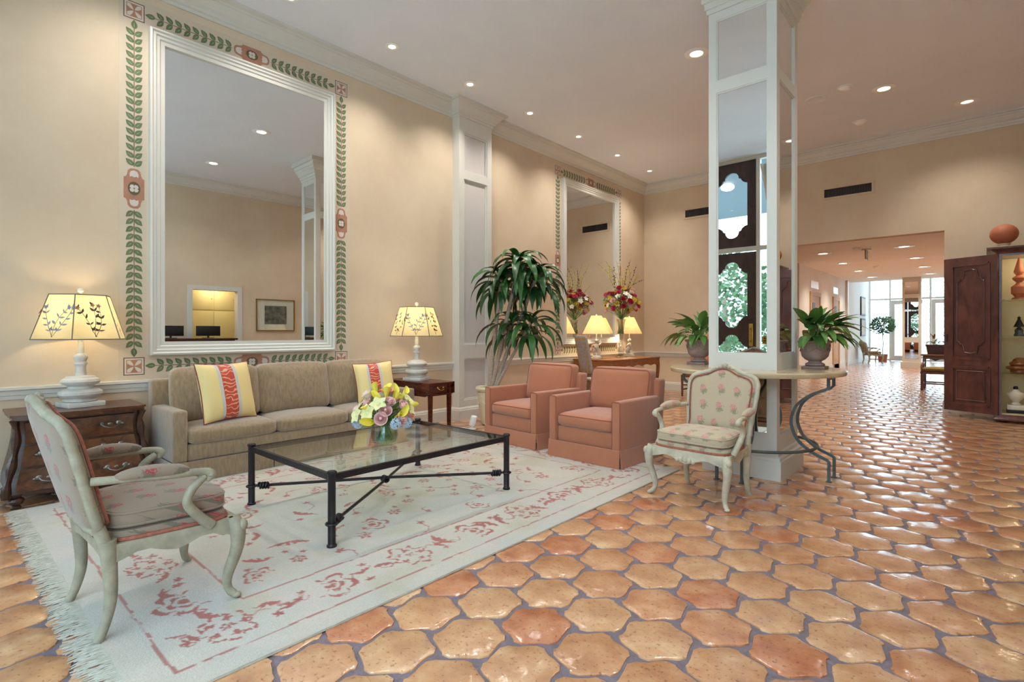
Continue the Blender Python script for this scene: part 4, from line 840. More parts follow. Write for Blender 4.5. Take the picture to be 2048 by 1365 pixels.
# ================================================================ rug
def rugmat():
    m, p = newmat('hand_knotted_wool'); N, L = nodes(m); at = N.new('ShaderNodeVertexColor'); at.layer_name = 'Col'; tc = N.new('ShaderNodeTexCoord')
    n = N.new('ShaderNodeTexNoise'); n.inputs['Scale'].default_value = 130; n.inputs['Detail'].default_value = 3; L.new(tc.outputs['Object'], n.inputs[0])
    r = ramp(N, [(.3, (.86, .86, .86, 1)), (.7, (1, 1, 1, 1))]); L.new(n.outputs['Fac'], r.inputs[0]); mu = N.new('ShaderNodeMix'); mu.data_type = 'RGBA'; mu.blend_type = 'MULTIPLY'; mu.inputs[0].default_value = 1; L.new(at.outputs[0], mu.inputs[6]); L.new(r.outputs[0], mu.inputs[7]); L.new(mu.outputs[2], p.inputs['Base Color'])
    b = N.new('ShaderNodeBump'); b.inputs['Strength'].default_value = .5; b.inputs['Distance'].default_value = .006; L.new(n.outputs['Fac'], b.inputs['Height']); L.new(b.outputs[0], p.inputs['Normal']); p.inputs['Roughness'].default_value = .95; p.inputs['Sheen Weight'].default_value = .25; return m
M['rug'] = rugmat(); M['fringe'] = mat('cotton_fringe', srgb(196, 192, 178), .95, var=.15, vs=30)
def smooth_noise(nx, ny, cell, seed):
    g = np.random.default_rng(seed).random((nx//cell+3, ny//cell+3)); X = np.arange(nx)/cell; Y = np.arange(ny)/cell; i = X.astype(int); j = Y.astype(int); fx = (X-i)[:, None]; fy = (Y-j)[None, :]; fx = fx*fx*(3-2*fx); fy = fy*fy*(3-2*fy)
    return g[np.ix_(i, j)]*(1-fx)*(1-fy)+g[np.ix_(i+1, j)]*fx*(1-fy)+g[np.ix_(i, j+1)]*(1-fx)*fy+g[np.ix_(i+1, j+1)]*fx*fy
def make_rug():
    x0, x1, y0, y1 = RUG; w, l = x1-x0, y1-y0; nx, ny = 400, 540
    U, V = np.meshgrid(np.linspace(0, w, nx), np.linspace(0, l, ny), indexing='ij')
    jx = (smooth_noise(nx, ny, 5, 1)-.5)*.022; jy = (smooth_noise(nx, ny, 5, 2)-.5)*.022; u, v = U+jx, V+jy
    red = np.zeros_like(u); grn = np.zeros_like(u); rs = np.random.default_rng(11)
    def loc(cu, cv, a, s): du, dv = (u-cu)/s, (v-cv)/s; c, n = math.cos(a), math.sin(a); return du*c+dv*n, -du*n+dv*c
    def flower(cu, cv, s, k=6, hollow=True):
        a, b = loc(cu, cv, rs.uniform(0, 3), s); r = np.hypot(a, b); t = np.arctan2(b, a); e = .75+.25*np.cos(k*t)
        m = (r < e) & ((r > e*.55) | (r < .22)) if hollow else (r < e); np.maximum(red, m*1., out=red)
    def medal(cu, cv, s):
        a, b = loc(cu, cv, rs.uniform(0, .4), s); r = np.hypot(a, b*1.25); t = np.arctan2(b, a); e = .9+.1*np.cos(8*t); np.maximum(red, ((r < e) & (r > e-.13) & (np.cos(13*t+r*9) > -.75))*1., out=red)
        for k in range(5): q = k*2*PI/5+.3; flower(cu+.52*s*math.cos(q), cv+.48*s*math.sin(q), s*.17, 4, False)
        flower(cu, cv, s*.24, 6)
    def leafm(cu, cv, a0, s, amp=.35):
        a, b = loc(cu, cv, a0, s); bb = b-amp*(a*a-.3); hw = .20*(1-a*a)*(1+.35*np.sign(np.sin(a*16))*(bb > 0)); np.maximum(red, ((np.abs(a) < 1) & (np.abs(bb) < hw))*1., out=red)
    def palm(cu, cv, a0, s):
        a, b = loc(cu, cv, a0, s); r = np.hypot(a, b); t = np.arctan2(b, a); m = (r < .95*(.62+.38*np.abs(np.cos(2.5*t)))) & (r > .3) & (np.abs(t) < 2.2); ring = (np.abs(r-.62*(.7+.3*np.abs(np.cos(2.5*t)))) < .12); np.maximum(red, (m & ~ring | (r < .18))*1., out=red)
    def stroke(p, q, wd, cur=0):
        p, q = np.array(p), np.array(q); d = q-p; L_ = np.hypot(*d); d = d/L_; a = (u-p[0])*d[0]+(v-p[1])*d[1]; b = -(u-p[0])*d[1]+(v-p[1])*d[0]; bb = b-cur*np.sin(PI*np.clip(a/L_, 0, 1)); np.maximum(red, ((a > 0) & (a < L_) & (np.abs(bb) < wd))*.9, out=red)
    de = np.minimum(np.minimum(U, w-U), np.minimum(V, l-V))
    jj = (smooth_noise(nx, ny, 9, 3)-.5)*.02; nz = smooth_noise(nx, ny, 6, 9)
    for d0, wd in ((.145, .0065), (.545, .007)): np.maximum(red, ((np.abs(de+jj*.6-d0) < wd) & (nz > .07))*.85, out=red)
    # border motifs
    def border(length, place):
        n = int(length/.46); st_ = length/n
        for k in range(n):
            c = (k+.5)*st_
            f, g_ = place(c)
            if k % 2 == 0: medal(f, g_, .155)
            else: palm(f, g_, rs.uniform(0, 6), .15)
            for s in (-1, 1):
                f2, g2 = place(c+s*.20); f3, g3 = place(c+s*.12); leafm(f2+rs.uniform(-.05, .05), g2+rs.uniform(-.05, .05), rs.uniform(0, 6), rs.uniform(.07, .12)); stroke((f3, g3), (f2, g2), .006, .04)
                flower(f2+rs.uniform(-.1, .1), g2+rs.uniform(-.1, .1), .028, 5, False)
    border(l-.3, lambda c: (w-.345, .15+c)); border(l-.3, lambda c: (.345, .15+c)); border(w-.9, lambda c: (.45+c, .345)); border(w-.9, lambda c: (.45+c, l-.345))
    # field motifs
    taken = []
    for k in range(320):
        cu, cv = rs.uniform(.68, w-.68), rs.uniform(.68, l-.68)
        if any(math.hypot(cu-a, cv-b) < .185 for a, b in taken): continue
        taken.append((cu, cv)); c = rs.random()
        if c < .2: palm(cu, cv, rs.uniform(0, 6), rs.uniform(.09, .13))
        elif c < .5: leafm(cu, cv, rs.uniform(0, 6), rs.uniform(.07, .14)); flower(cu+.1, cv-.08, .026, 5, False)
        elif c < .75: flower(cu, cv, rs.uniform(.035, .075), 6); flower(cu-.09, cv+.07, .025, 5, False)
        else: stroke((cu, cv), (cu+rs.uniform(-.25, .25), cv+rs.uniform(-.25, .25)), .006, .05); flower(cu, cv, .035, 5, False)
    # broken weave
    keep = np.clip((smooth_noise(nx, ny, 4, 21)*.6+smooth_noise(nx, ny, 16, 22)*.6-.18)*6, 0, 1); red *= keep
    n1 = smooth_noise(nx, ny, 60, 31)[..., None]; n2 = smooth_noise(nx, ny, 26, 32)[..., None]; n3 = np.clip((smooth_noise(nx, ny, 34, 33)[..., None]-.68)*5, 0, 1)
    L3 = lambda *c: np.array(srgb(*c)[:3]); colr = L3(192, 184, 168)*(1-n1)+L3(176, 177, 172)*n1; colr = colr*(1-.35*n2)+L3(206, 192, 168)*.35*n2; colr = colr*(1-.45*n3)+L3(168, 160, 124)*.45*n3
    pk = np.clip(smooth_noise(nx, ny, 12, 35)[..., None]*1.4-.8, 0, 1)*.4; colr = colr*(1-pk)+L3(222, 190, 180)*pk
    rd = L3(166, 76, 60)*(1-n2)+L3(148, 56, 44)*n2; k = (red*.92)[..., None]; colr = colr*(1-k)+rd*k
    z = .0118+(smooth_noise(nx, ny, 7, 41)-.5)*.0012
    vs = np.stack([U-w/2, V-l/2, z], -1).reshape(-1, 3); idx = np.arange(nx*ny).reshape(nx, ny)
    q = np.stack([idx[:-1, :-1], idx[1:, :-1], idx[1:, 1:], idx[:-1, 1:]], -1).reshape(-1, 4)
    me = bpy.data.meshes.new('pile'); n = len(vs); nq = len(q)
    me.vertices.add(n); me.vertices.foreach_set('co', vs.astype(np.float32).ravel()); me.loops.add(nq*4); me.loops.foreach_set('vertex_index', q.astype(np.int32).ravel()); me.polygons.add(nq); me.polygons.foreach_set('loop_start', np.arange(0, nq*4, 4, dtype=np.int32)); me.update(calc_edges=True)
    ca = me.color_attributes.new('Col', 'FLOAT_COLOR', 'POINT'); ca.data.foreach_set('color', np.concatenate([colr.reshape(-1, 3), np.ones((n, 1))], 1).astype(np.float32).ravel())
    me.materials.append(M['rug']); me.polygons.foreach_set('use_smooth', [True]*nq)
    t = thing('area_rug', 'large ivory rug with rust floral border under the seating group', 'rug', ((x0+x1)/2, (y0+y1)/2, 0))
    inst(me, 'pile', t)
    sd = MB(); sd.add([(-w/2, -l/2, .002), (w/2, -l/2, .002), (w/2, l/2, .002), (-w/2, l/2, .002), (-w/2, -l/2, .0112), (w/2, -l/2, .0112), (w/2, l/2, .0112), (-w/2, l/2, .0112)], [(0, 1, 5, 4), (1, 2, 6, 5), (2, 3, 7, 6), (3, 0, 4, 7), (3, 2, 1, 0)]); sd.build('backing', 'fringe', t, 0)
    fr = MB(); r_ = random.Random(4)
    for k in range(560):
        x = -w/2+w*(k+.5)/560; L_ = r_.uniform(.075, .125); b = r_.uniform(-.03, .03); c = r_.uniform(-.02, .02)
        fr.tube([(x, -l/2+.004, .009), (x+b*.3, -l/2-L_*.35, .008+r_.uniform(0, .004)), (x+b*.8+c, -l/2-L_*.7, .007), (x+b, -l/2-L_, .003)], [.0028, .0032, .003, .002], 4, cap=False)
    o = fr.build('fringe', 'fringe', t); o['kind'] = 'stuff'
make_rug()

# ================================================================ leaves
def blade(L_, wd, e0, e1, n=8, fold=.25, pet=0, shape=.5, twist=0):
    """strap or lance leaf: leaves the origin along +x with elevation e0 and bends to e1"""
    q = MB(); x = z = 0; pts = []; 
    for k in range(n+1): pts.append((x, z)); e = e0+(e1-e0)*(k/n)**.8; x += L_/n*math.cos(e); z += L_/n*math.sin(e)
    vs, fs = [], []
    for k, (a, b) in enumerate(pts):
        t = k/n
        if t < pet: w = .0035
        else: s = (t-pet)/(1-pet); w = max(.001, wd/2*(math.sin(PI*min(1, s*.94+.06)**shape))**.8)
        e = e0+(e1-e0)*t**.8; nx, nz = -math.sin(e), math.cos(e); tw = twist*t
        for sgn in (-1, 0, 1): h = w*fold*abs(sgn); vs.append((a+nx*h, sgn*w*math.cos(tw), b+nz*h+sgn*w*math.sin(tw)))
    for k in range(n):
        for j in range(2): a = k*3+j; fs.append((a, a+1, a+4, a+3))
    return q.add(vs, fs)
rp = random.Random(21)
drac = [blade(rp.uniform(.54, .68), rp.uniform(.095, .12), R(e0), R(e1), 10, .28, pet=.12, twist=rp.uniform(-.5, .5), shape=.8).mesh('leaf', 'dracaena', 80) for e0, e1 in ((84, -70), (66, -88), (50, -95), (32, -95), (8, -98), (74, -80), (42, -92), (20, -98))]
pl_ = thing('dracaena_plant', 'tall green dracaena with bare leaning canes in a cream planter', 'plant', (-5.33, 5.50, .50))
vx, vy = .745, .668
def cane(off, zt, bend, n_leaves, r=.022, e_lo=0):
    top = Vector((vx*off[0]-vy*off[1], vy*off[0]+vx*off[1], zt)); b0 = Vector((vx*bend, vy*bend, 0)); q = MB()
    pts = smoothpath([tuple(b0), tuple(b0*.7+top*.35+Vector((0, 0, .02))), tuple(top*.72+b0*.3), tuple(top)], 5); q.tube(pts, list(np.linspace(r, r*.7, len(pts))), 9); q.build('cane', 'trunk', pl_)
    for k in range(n_leaves):
        f = k/n_leaves; me = drac[min(7, int(f*8))] if e_lo else drac[[0, 5, 1, 6, 2, 3, 4, 7][min(7, int(f*8))]]
        inst(me, 'leaf', pl_, (top.x+rp.uniform(-.02, .02), top.y+rp.uniform(-.02, .02), zt-.02-f*.20), (rp.uniform(-.15, .15), 0, k*2.399+rp.uniform(-.25, .25)), rp.uniform(.85, 1.1))
cane((.14, .04), 1.60, -.03, 38, .032); cane((.40, -.03), 1.84, .0, 46, .034); cane((.66, .03), 1.66, .03, 40, .032); cane((.30, .10), .98, -.05, 26, .026); cane((.56, -.08), .96, .05, 24, .026)
pot = thing('stone_planter', 'cream cast-stone planter with relief swags beside the pilaster', 'planter', (-5.33, 5.50, 0))
q = MB(); q.lathe([(.13, 0), (.15, .01), (.165, .10), (.195, .34), (.205, .46), (.19, .47), (.20, .48), (.225, .49), (.235, .515), (.225, .54), (.20, .545), (.18, .53), (.175, .45)], (0, 0, 0), 32); q.build('pot', 'planter', pot)
q = MB()
for k in range(8):
    a0 = 2*PI*k/8
    q.tube([((.198-.006*(1-math.cos(PI*(j/8*2-1))))*math.cos(a0+j/8*.7), (.198-.006)*math.sin(a0+j/8*.7), .36-.06*math.sin(PI*j/8)) for j in range(9)], .008, 6)
q.build('relief_swag', 'planter', pot); q = MB(); q.lathe([(.0, .478), (.172, .476), (.174, .44)], (0, 0, 0), 24); q.build('soil', 'soil', pot)

lilies = [blade(rp.uniform(.40, .56), rp.uniform(.066, .088), R(e0), R(e1), 12, .22, pet=.42, shape=.66, twist=rp.uniform(-.5, .5)).mesh('leaf', 'lily_leaf', 80) for e0, e1 in ((88, 20), (80, -10), (74, -40), (66, -60), (58, -70), (78, -25), (52, -65), (72, 5))]
def urn_plant(loc, lab_u, lab_p, n=46, s=1.0, seed=1, drift=(0, 0)):
    u = thing('terracotta_urn', lab_u, 'urn', loc)
    q = MB(); q.rbox(-.098, .098, -.098, .098, 0, .022, .004); q.lathe([(.07, .022), (.085, .03), (.082, .045), (.058, .058), (.055, .068), (.085, .085), (.112, .115), (.122, .16), (.118, .20), (.122, .23), (.128, .238), (.142, .245), (.150, .256), (.148, .264), (.135, .266), (.128, .25), (.122, .20)], (0, 0, 0), 32); q.build('body', 'urn', u)
    q = MB()
    for k in range(5):
        a0 = 2*PI*k/5; q.tube([(.124*math.cos(a0+j/8*2*PI/5), .124*math.sin(a0+j/8*2*PI/5), .205-.045*math.sin(PI*j/8)) for j in range(9)], .0055, 6); q.ell((.124*math.cos(a0), .124*math.sin(a0), .205), .013, .013, .013, 8, 6)
    q.build('relief_swag', 'urn', u); q = MB(); q.lathe([(0, .238), (.12, .236), (.121, .21)], (0, 0, 0), 20); q.build('soil', 'soil', u)
    p = thing('leafy_plant', lab_p, 'plant', (loc[0], loc[1], loc[2]+.238)); r_ = random.Random(seed)
    for k in range(n):
        a = k*2.399+r_.uniform(-.3, .3); sc_ = r_.uniform(.72, 1.05)*s
        for _ in range(60):
            X = loc[0]+.40*sc_*math.cos(a)
            if (loc[0] > off.x and X > CX1+.03) or (loc[0] < off.x and X < CX0-.03): break
            a = r_.uniform(0, 2*PI)
        inst(lilies[k % 8], 'leaf', p, (r_.uniform(-.04, .04), r_.uniform(-.04, .04), 0), (r_.uniform(-.12, .12), 0, a), sc_)
urn_plant((-1.206, 5.694, TZ), 'weathered terracotta urn on the stone table nearest the corridor opening', 'leafy green plant in the urn on the corridor side of the column', 70, 1.0, 3)
urn_plant((-2.318, 5.643, TZ), 'weathered terracotta urn on the stone table behind the cream armchair', 'leafy green plant in the urn on the club-chair side of the column', 64, 1.0, 9)

# ================================================================ flowers
for nm, c in (('rose_pink', (252, 206, 200)), ('rose_blush', (252, 228, 206)), ('calla_yellow', (248, 230, 90)), ('orchid_cream', (226, 220, 160)), ('hydrangea_blue', (188, 210, 232)), ('rose_red', (200, 48, 76)), ('rose_magenta', (214, 78, 120)), ('bloom_yellow', (240, 214, 96)), ('bloom_white', (238, 232, 216)), ('rose_coral', (248, 176, 156))):
    M[nm] = mat(nm, srgb(*c), .6, var=.08, vs=40)
def rose_mesh(m, s=.045):
    q = MB()
    for ring, (n, r0, h, op) in enumerate(((5, .95, .75, .55), (5, .72, .9, .30), (4, .48, 1.0, .12), (3, .26, 1.02, .02))):
        for k in range(n):
            a0 = 2*PI*(k+ring*.4)/n; wd = 2*PI/n*.72
            q.surf(lambda u, v: ((lambda a, r, z: (r*math.cos(a), r*math.sin(a), z))(a0+(u-.5)*2*wd*(.5+.5*v), s*r0*(.25+.75*math.sin(min(1, v*1.15)*PI/2))+s*op*max(0, v-.7)*1.2, s*(h*1.5*v-.9-op*max(0, v-.75)*1.4*(1-abs(u-.5))))), 5, 4)
    q.ell((0, 0, s*.15), s*.3, s*.3, s*.42, 10, 7); return q.mesh('bloom', m, 80)
def calla_mesh(m, s=.05):
    q = MB(); q.surf(lambda u, v: ((lambda a, r: (r*math.cos(a), r*math.sin(a)+s*.5*v*v*max(0, math.sin(a)), s*(2.7*v-1.6)+s*.75*v**3*math.sin(a)))(u*2*PI*1.08-PI/2, s*(.14+.50*v**1.6))), 16, 7); q.tube([(0, 0, -s*.8), (0, 0, s*.35)], s*.12, 6); return q.mesh('bloom', m, 80)
def orchid_mesh(m, s=.05):
    q = MB()
    for k in range(5):
        a = 2*PI*k/5; b = blade(s*1.2, s*.95, .6, -.1, 5, .15, shape=.8); b.xf(Matrix.Rotation(a, 4, 'Z')); q.add(b.v, b.f)
    q.ell((0, 0, s*.12), s*.25, s*.32, s*.22, 8, 6); return q.mesh('bloom', m, 80)
def hydr_mesh(m, s=.06):
    q = MB()
    for k in range(34):
        z = 1-1.7*k/34; r = math.sqrt(max(0, 1-z*z)); a = k*2.399; n = Vector((r*math.cos(a), r*math.sin(a), z)); t1 = n.orthogonal().normalized(); t2 = n.cross(t1); c = n*s
        for j in range(4): b = j*PI/2+k; d = t1*math.cos(b)+t2*math.sin(b); e = t1*-math.sin(b)+t2*math.cos(b); c = n*s*(.8+.3*((k*7) % 5)/5); q.add([c, c+(d+e*.6)*s*.24+n*.004, c+d*s*.32+n*.001, c+(d-e*.6)*s*.24+n*.004], [(0, 1, 2, 3)])
    return q.mesh('bloom', m, 0)
FM = {'pink rose': rose_mesh('rose_pink', .046), 'blush rose': rose_mesh('rose_blush', .044), 'coral rose': rose_mesh('rose_coral', .042), 'yellow calla lily': calla_mesh('calla_yellow', .044), 'cream orchid': orchid_mesh('orchid_cream', .058), 'blue hydrangea head': hydr_mesh('hydrangea_blue', .036),
      'red rose': rose_mesh('rose_red', .05), 'magenta rose': rose_mesh('rose_magenta', .05), 'yellow bloom': rose_mesh('bloom_yellow', .045), 'white bloom': orchid_mesh('bloom_white', .055)}
def bouquet(c, neck, foot, spec, rad, where, grp, squash=1, seed=5, stem_r=.0035, zmin=-.35):
    seq = []; stems = []; r_ = random.Random(seed)
    for k, n in spec.items(): seq += [k]*n
    low = [k for k in seq if 'hydrangea' in k]; rest = [k for k in seq if 'hydrangea' not in k]; r_.shuffle(rest); seq = rest+low; N = len(seq)
    for i, kind in enumerate(seq):
        z = 1-(1-zmin)*(i+.5)/N; r = math.sqrt(max(0, 1-z*z)); a = i*2.399+r_.uniform(-.2, .2); d = Vector((r*math.cos(a), r*math.sin(a), z*squash)); p = Vector(c)+d*rad*r_.uniform(.82, 1.05)
        t = thing(kind.replace(' ', '_'), kind+' in '+where, 'flower', p, 0, grp); qn = Vector((d.x, d.y, d.z+.35)).normalized().to_track_quat('Z', 'Y')
        b = inst(FM[kind], 'bloom', t, scale=r_.uniform(.88, 1.12)); b.rotation_mode = 'QUATERNION'; b.rotation_quaternion = qn @ Quaternion((0, 0, 1), r_.uniform(0, 6))
        stems.append((p-d*.02, kind))
    q = MB()
    for p, kind in stems:
        nk = Vector(neck)+Vector((r_.uniform(-.03, .03), r_.uniform(-.03, .03), 0)); fo = Vector(foot)+Vector((r_.uniform(-.06, .06), r_.uniform(-.06, .06), 0)); q.tube([p, p*.35+nk*.65, nk, fo], stem_r, 5)
    tag(q.build('flower_stems', 'green'), 'green stems carrying '+where, 'stems', kind='stuff')
vz = (-3.49, 2.40, GZ)
v = thing('glass_vase', 'round clear glass vase of cut flowers on the coffee table', 'vase', vz)
q = MB(); q.lathe([(0, .002), (.085, .002), (.095, .012), (.104, .07), (.098, .13), (.088, .165), (.086, .165), (.095, .13), (.10, .07), (.09, .018), (0, .012)], (0, 0, 0), 36); q.build('glass', 'vase_glass', v)
q = MB(); q.lathe([(0, .014), (.088, .02), (.097, .07), (.094, .115), (0, .115)], (0, 0, 0), 30); q.build('water', 'water', v)
bouquet((vz[0], vz[1], GZ+.235), (vz[0], vz[1], GZ+.165), (vz[0], vz[1], GZ+.03), {'pink rose': 9, 'blush rose': 6, 'coral rose': 3, 'yellow calla lily': 13, 'cream orchid': 15, 'blue hydrangea head': 6}, .215, 'the bouquet on the coffee table', 'cut flowers in the coffee-table vase', .9, 8)
r_ = random.Random(2)
for k in range(22):
    p = Vector((vz[0], vz[1], GZ+.17)); o = inst(lilies[(k*3) % 8], 'foliage_leaf', None, p, (0, 0, k*2.399), .42+.2*(k % 3)/2); tag(o, 'green foliage leaf tucked into the bouquet on the coffee table', 'leaf', 'foliage in the coffee-table vase')

# ================================================================ library table under the far mirror
lt = thing('library_table', 'honey oak library table with scalloped apron under the far mirror', 'table', (-5.53, 9.40, 0)); lw, ld, lz = .43, .93, .815
q = MB(); q.rbox(-lw-.02, lw+.02, -ld-.02, ld+.02, lz-.028, lz, .008); q.build('top', 'oak', lt)
def apron(u): return .655+.03*abs(math.sin(u*PI*5))*(1 if abs(u-.5) < .42 else .3)+.05*abs(u-.5)**2*-1
for s in (-1, 1):
    q = MB(); pol = [(-ld+2*ld*k/40, apron(k/40)) for k in range(41)]+[(ld, lz-.028), (-ld, lz-.028)]; q.prism(pol, lambda u, v, d: (s*lw+d, u, v), -.012, .012); q.build('apron', 'oak', lt)
    q = MB(); pol = [(-lw+2*lw*k/30, apron(k/30)) for k in range(31)]+[(lw, lz-.028), (-lw, lz-.028)]; q.prism(pol, lambda u, v, d: (u, s*ld+d, v), -.012, .012); q.build('apron', 'oak', lt)
for sx in (-1, 1):
    for sy in (-1, 1):
        q = MB(); pts = smoothpath([(sx*(lw-.03), sy*(ld-.03), .78), (sx*(lw-.015), sy*(ld-.015), .62), (sx*(lw-.03), sy*(ld-.03), .35), (sx*(lw-.055), sy*(ld-.055), .1), (sx*(lw-.03), sy*(ld-.03), .0)], 4); q.tube(pts, list(np.linspace(.042, .022, len(pts))), 8); q.build('leg', 'oak', lt)
def figure_lamp(label, loc, rz):
    t = thing('figure_lamp', label, 'lamp', loc, rz)
    q = MB(); q.rbox(-.10, .10, -.10, .10, 0, .03, .004); q.lathe([(.085, .03), (.09, .05), (.07, .062)], (0, 0, 0), 20); q.build('plinth', 'lamp_stone', t)
    q = MB()      # small carved putto: legs, body, arms, head
    q.tube(smoothpath([(.03, 0, .06), (.045, .02, .13), (.015, .0, .19)], 4), [.022, .026, .03, .034, .036, .038, .04, .042, .042], 8); q.tube(smoothpath([(-.035, .03, .06), (-.04, .045, .12), (-.012, .0, .19)], 4), [.022, .026, .03, .034, .036, .038, .04, .042, .042], 8)
    q.ell((0, 0, .235), .05, .042, .065, 12, 9); q.ell((.005, .005, .335), .034, .036, .038, 12, 9); q.ell((.005, -.012, .35), .036, .03, .034, 10, 7)
    q.tube(smoothpath([(.045, 0, .27), (.085, .02, .30), (.065, .03, .36)], 4), .016, 8); q.tube(smoothpath([(-.045, 0, .27), (-.09, .03, .24), (-.07, .06, .19)], 4), .016, 8); q.build('figure', 'lamp_stone', t)
    q = MB(); q.tube([(0, 0, .36), (0, 0, .50)], .012, 8); q.tube([(0, 0, .50), (0, 0, .845)], .004, 6); q.build('stem', 'ivory', t)
    q = MB(); q.lathe([(.268, .485), (.10, .835), (.098, .835), (.266, .485)], (0, 0, 0), 36, cap=False); q.build('lamp_shade', 'cream_shade', t)
    q = MB(); q.ell((0, 0, .85), .014, .014, .016, 8, 6); q.build('finial', 'ivory', t); q = MB(); q.ell((0, 0, .60), .03, .03, .04, 10, 7); q.build('bulb', 'bulb', t)
    l = bpy.data.lights.new('lamp_light', 'POINT'); l.energy = 26; l.color = (1, .82, .55); l.shadow_soft_size = .04; o = bpy.data.objects.new('lamp_light', l); o.location = (0, 0, .66); o.parent = t; COL.objects.link(o)
figure_lamp('cream-shaded lamp on a carved figure at the tall chair end of the library table', (-5.60, 8.70, lz), .5)
figure_lamp('cream-shaded lamp on a carved figure behind the crystal vase of the library table', (-5.66, 10.08, lz), 2)
v = thing('crystal_vase', 'tall trumpet-shaped cut crystal vase on the library table', 'vase', (-5.44, 9.36, lz))
q = MB(); q.lathe([(.0, 0), (.115, 0), (.12, .02), (.10, .05), (.055, .08), (.05, .12), (.075, .16), (.05, .20), (.038, .26), (.04, .40), (.05, .55), (.07, .70), (.095, .78), (.088, .78), (.062, .70), (.03, .40), (.0, .3)], (0, 0, 0), 12); q.build('crystal', 'crystal', v, 20)
bouquet((-5.44, 9.36, 1.93), (-5.44, 9.36, 1.60), (-5.44, 9.36, 1.3), {'red rose': 12, 'magenta rose': 16, 'pink rose': 9, 'yellow bloom': 14, 'white bloom': 11}, .37, 'the tall bouquet before the far mirror', 'cut flowers in the crystal vase', .82, 3, .003, -.55)
r2_ = random.Random(31); q = MB()
for k in range(110):
    a, z = k*2.399, r2_.uniform(-.5, .9); h = math.sqrt(1-z*z); b = blade(r2_.uniform(.12, .2), .05, .5, -.3, 5, .2, shape=.7); b.xf(Matrix.Translation((-5.44+.22*h*math.cos(a), 9.36+.22*h*math.sin(a), 1.93+.22*z)) @ Matrix.Rotation(a, 4, 'Z')); q.add(b.v, b.f)
tag(q.build('bouquet_greenery', 'lily_leaf', None, 80), 'green leaves filling the tall bouquet before the far mirror', 'foliage', kind='stuff')
tw = random.Random(8); M['forsythia'] = mat('forsythia_yellow', srgb(214, 196, 84), .7, var=.2, vs=60); M['twig'] = mat('brown_twig', srgb(122, 96, 62), .8)
for k in range(18):
    a = k*2.399; o_ = tw.uniform(.12, .55); h = tw.uniform(.35, .80); t = thing('forsythia_twig', 'thin flowering twig rising from the tall bouquet before the far mirror', 'twig', (-5.44, 9.36, 2.0), 0, 'twigs in the crystal vase')
    b = Vector((.06*math.cos(a), .06*math.sin(a), 0)); e = Vector((o_*math.cos(a), o_*math.sin(a), h)); e.x = max(e.x, -.42); md = b*.5+e*.5+Vector((tw.uniform(-.08, .08), tw.uniform(-.08, .08), .06)); pts = smoothpath([tuple(b), tuple(md), tuple(e)], 5)
    q = MB(); q.tube(pts, list(np.linspace(.005, .002, len(pts))), 5); q.build('stem', 'twig', t); q = MB()
    for j in range(12):
        p = Vector(pts[2+int(j*8/12)])+Vector((tw.uniform(-.015, .015),)*3); q.ell(p, .013, .011, .013, 5, 4)
    q.build('blossoms', 'forsythia' if k % 4 else 'twig', t)
# ================================================================ other chairs
def side_chair(name, label, loc, rz, wood_, cloth, cloth2, hb=1.28, w=.24, cross=True):
    t = thing(name, label, 'chair', loc, rz)                     # faces +y
    for sx in (-1, 1):
        q = MB(); q.tube([(sx*(w-.02), .21, .44), (sx*(w-.02), .21, .0)], [.026, .02], 8); q.build('leg', wood_, t)
        q = MB(); q.tube(smoothpath([(sx*(w-.02), -.22, .46), (sx*(w-.02), -.215, .25), (sx*(w-.02), -.26, .0)], 4), .022, 8); q.build('leg', wood_, t)
        q = MB(); q.bar((sx*(w-.02), -.22, .14), (sx*(w-.02), .21, .14), .026); q.build('stretcher', wood_, t)
    q = MB(); q.bar((-w+.02, 0, .14), (w-.02, 0, .14), .026); q.bar((-w+.02, .21, .24), (w-.02, .21, .24), .026); q.build('stretcher', wood_, t)
    q = MB(); q.rbox(-w, w, -.235, .235, .40, .45, .008); q.build('seat_frame', wood_, t); q = MB(); cushion(q, -w+.005, w-.005, -.22, .23, .45, .51, .02, .025, 6); q.build('seat', cloth, t, 60)
    rec = lambda z: -.22-(z-.46)*.20; h = hb-.60
    q = MB(); cushion(q, -w, w, -.03, .035, 0, h, .015, .03, 8); q.v = [(x, rec(z+.60)+y, z+.60) for x, y, z in q.v]; bk = q.build('backrest', cloth, t, 60)
    q = MB(); q.rbox(-w+.012, w-.012, -.037, -.030, .03, h-.03, .003); q.v = [(x, rec(z+.60)+y, z+.60) for x, y, z in q.v]; q.build('outer_back', cloth2, bk)
    for sx in (-1, 1): q = MB(); q.bar((sx*(w-.03), -.225, .45), (sx*(w-.03), rec(.64), .64), .03); q.build('back_post', wood_, t)
    return t
side_chair('upholstered_chair', 'tall tan and grey upholstered chair at the end of the library table', (-5.14, 8.09, 0), R(-28), 'brown_wood', 'grey_cloth', 'tan_cloth', 1.27, .2)
side_chair('damask_chair', 'wooden chair with orange damask back against the far wall', (-4.46, 10.74, 0), R(180), 'brown_wood', 'orange_cloth', 'orange_cloth', 1.27)

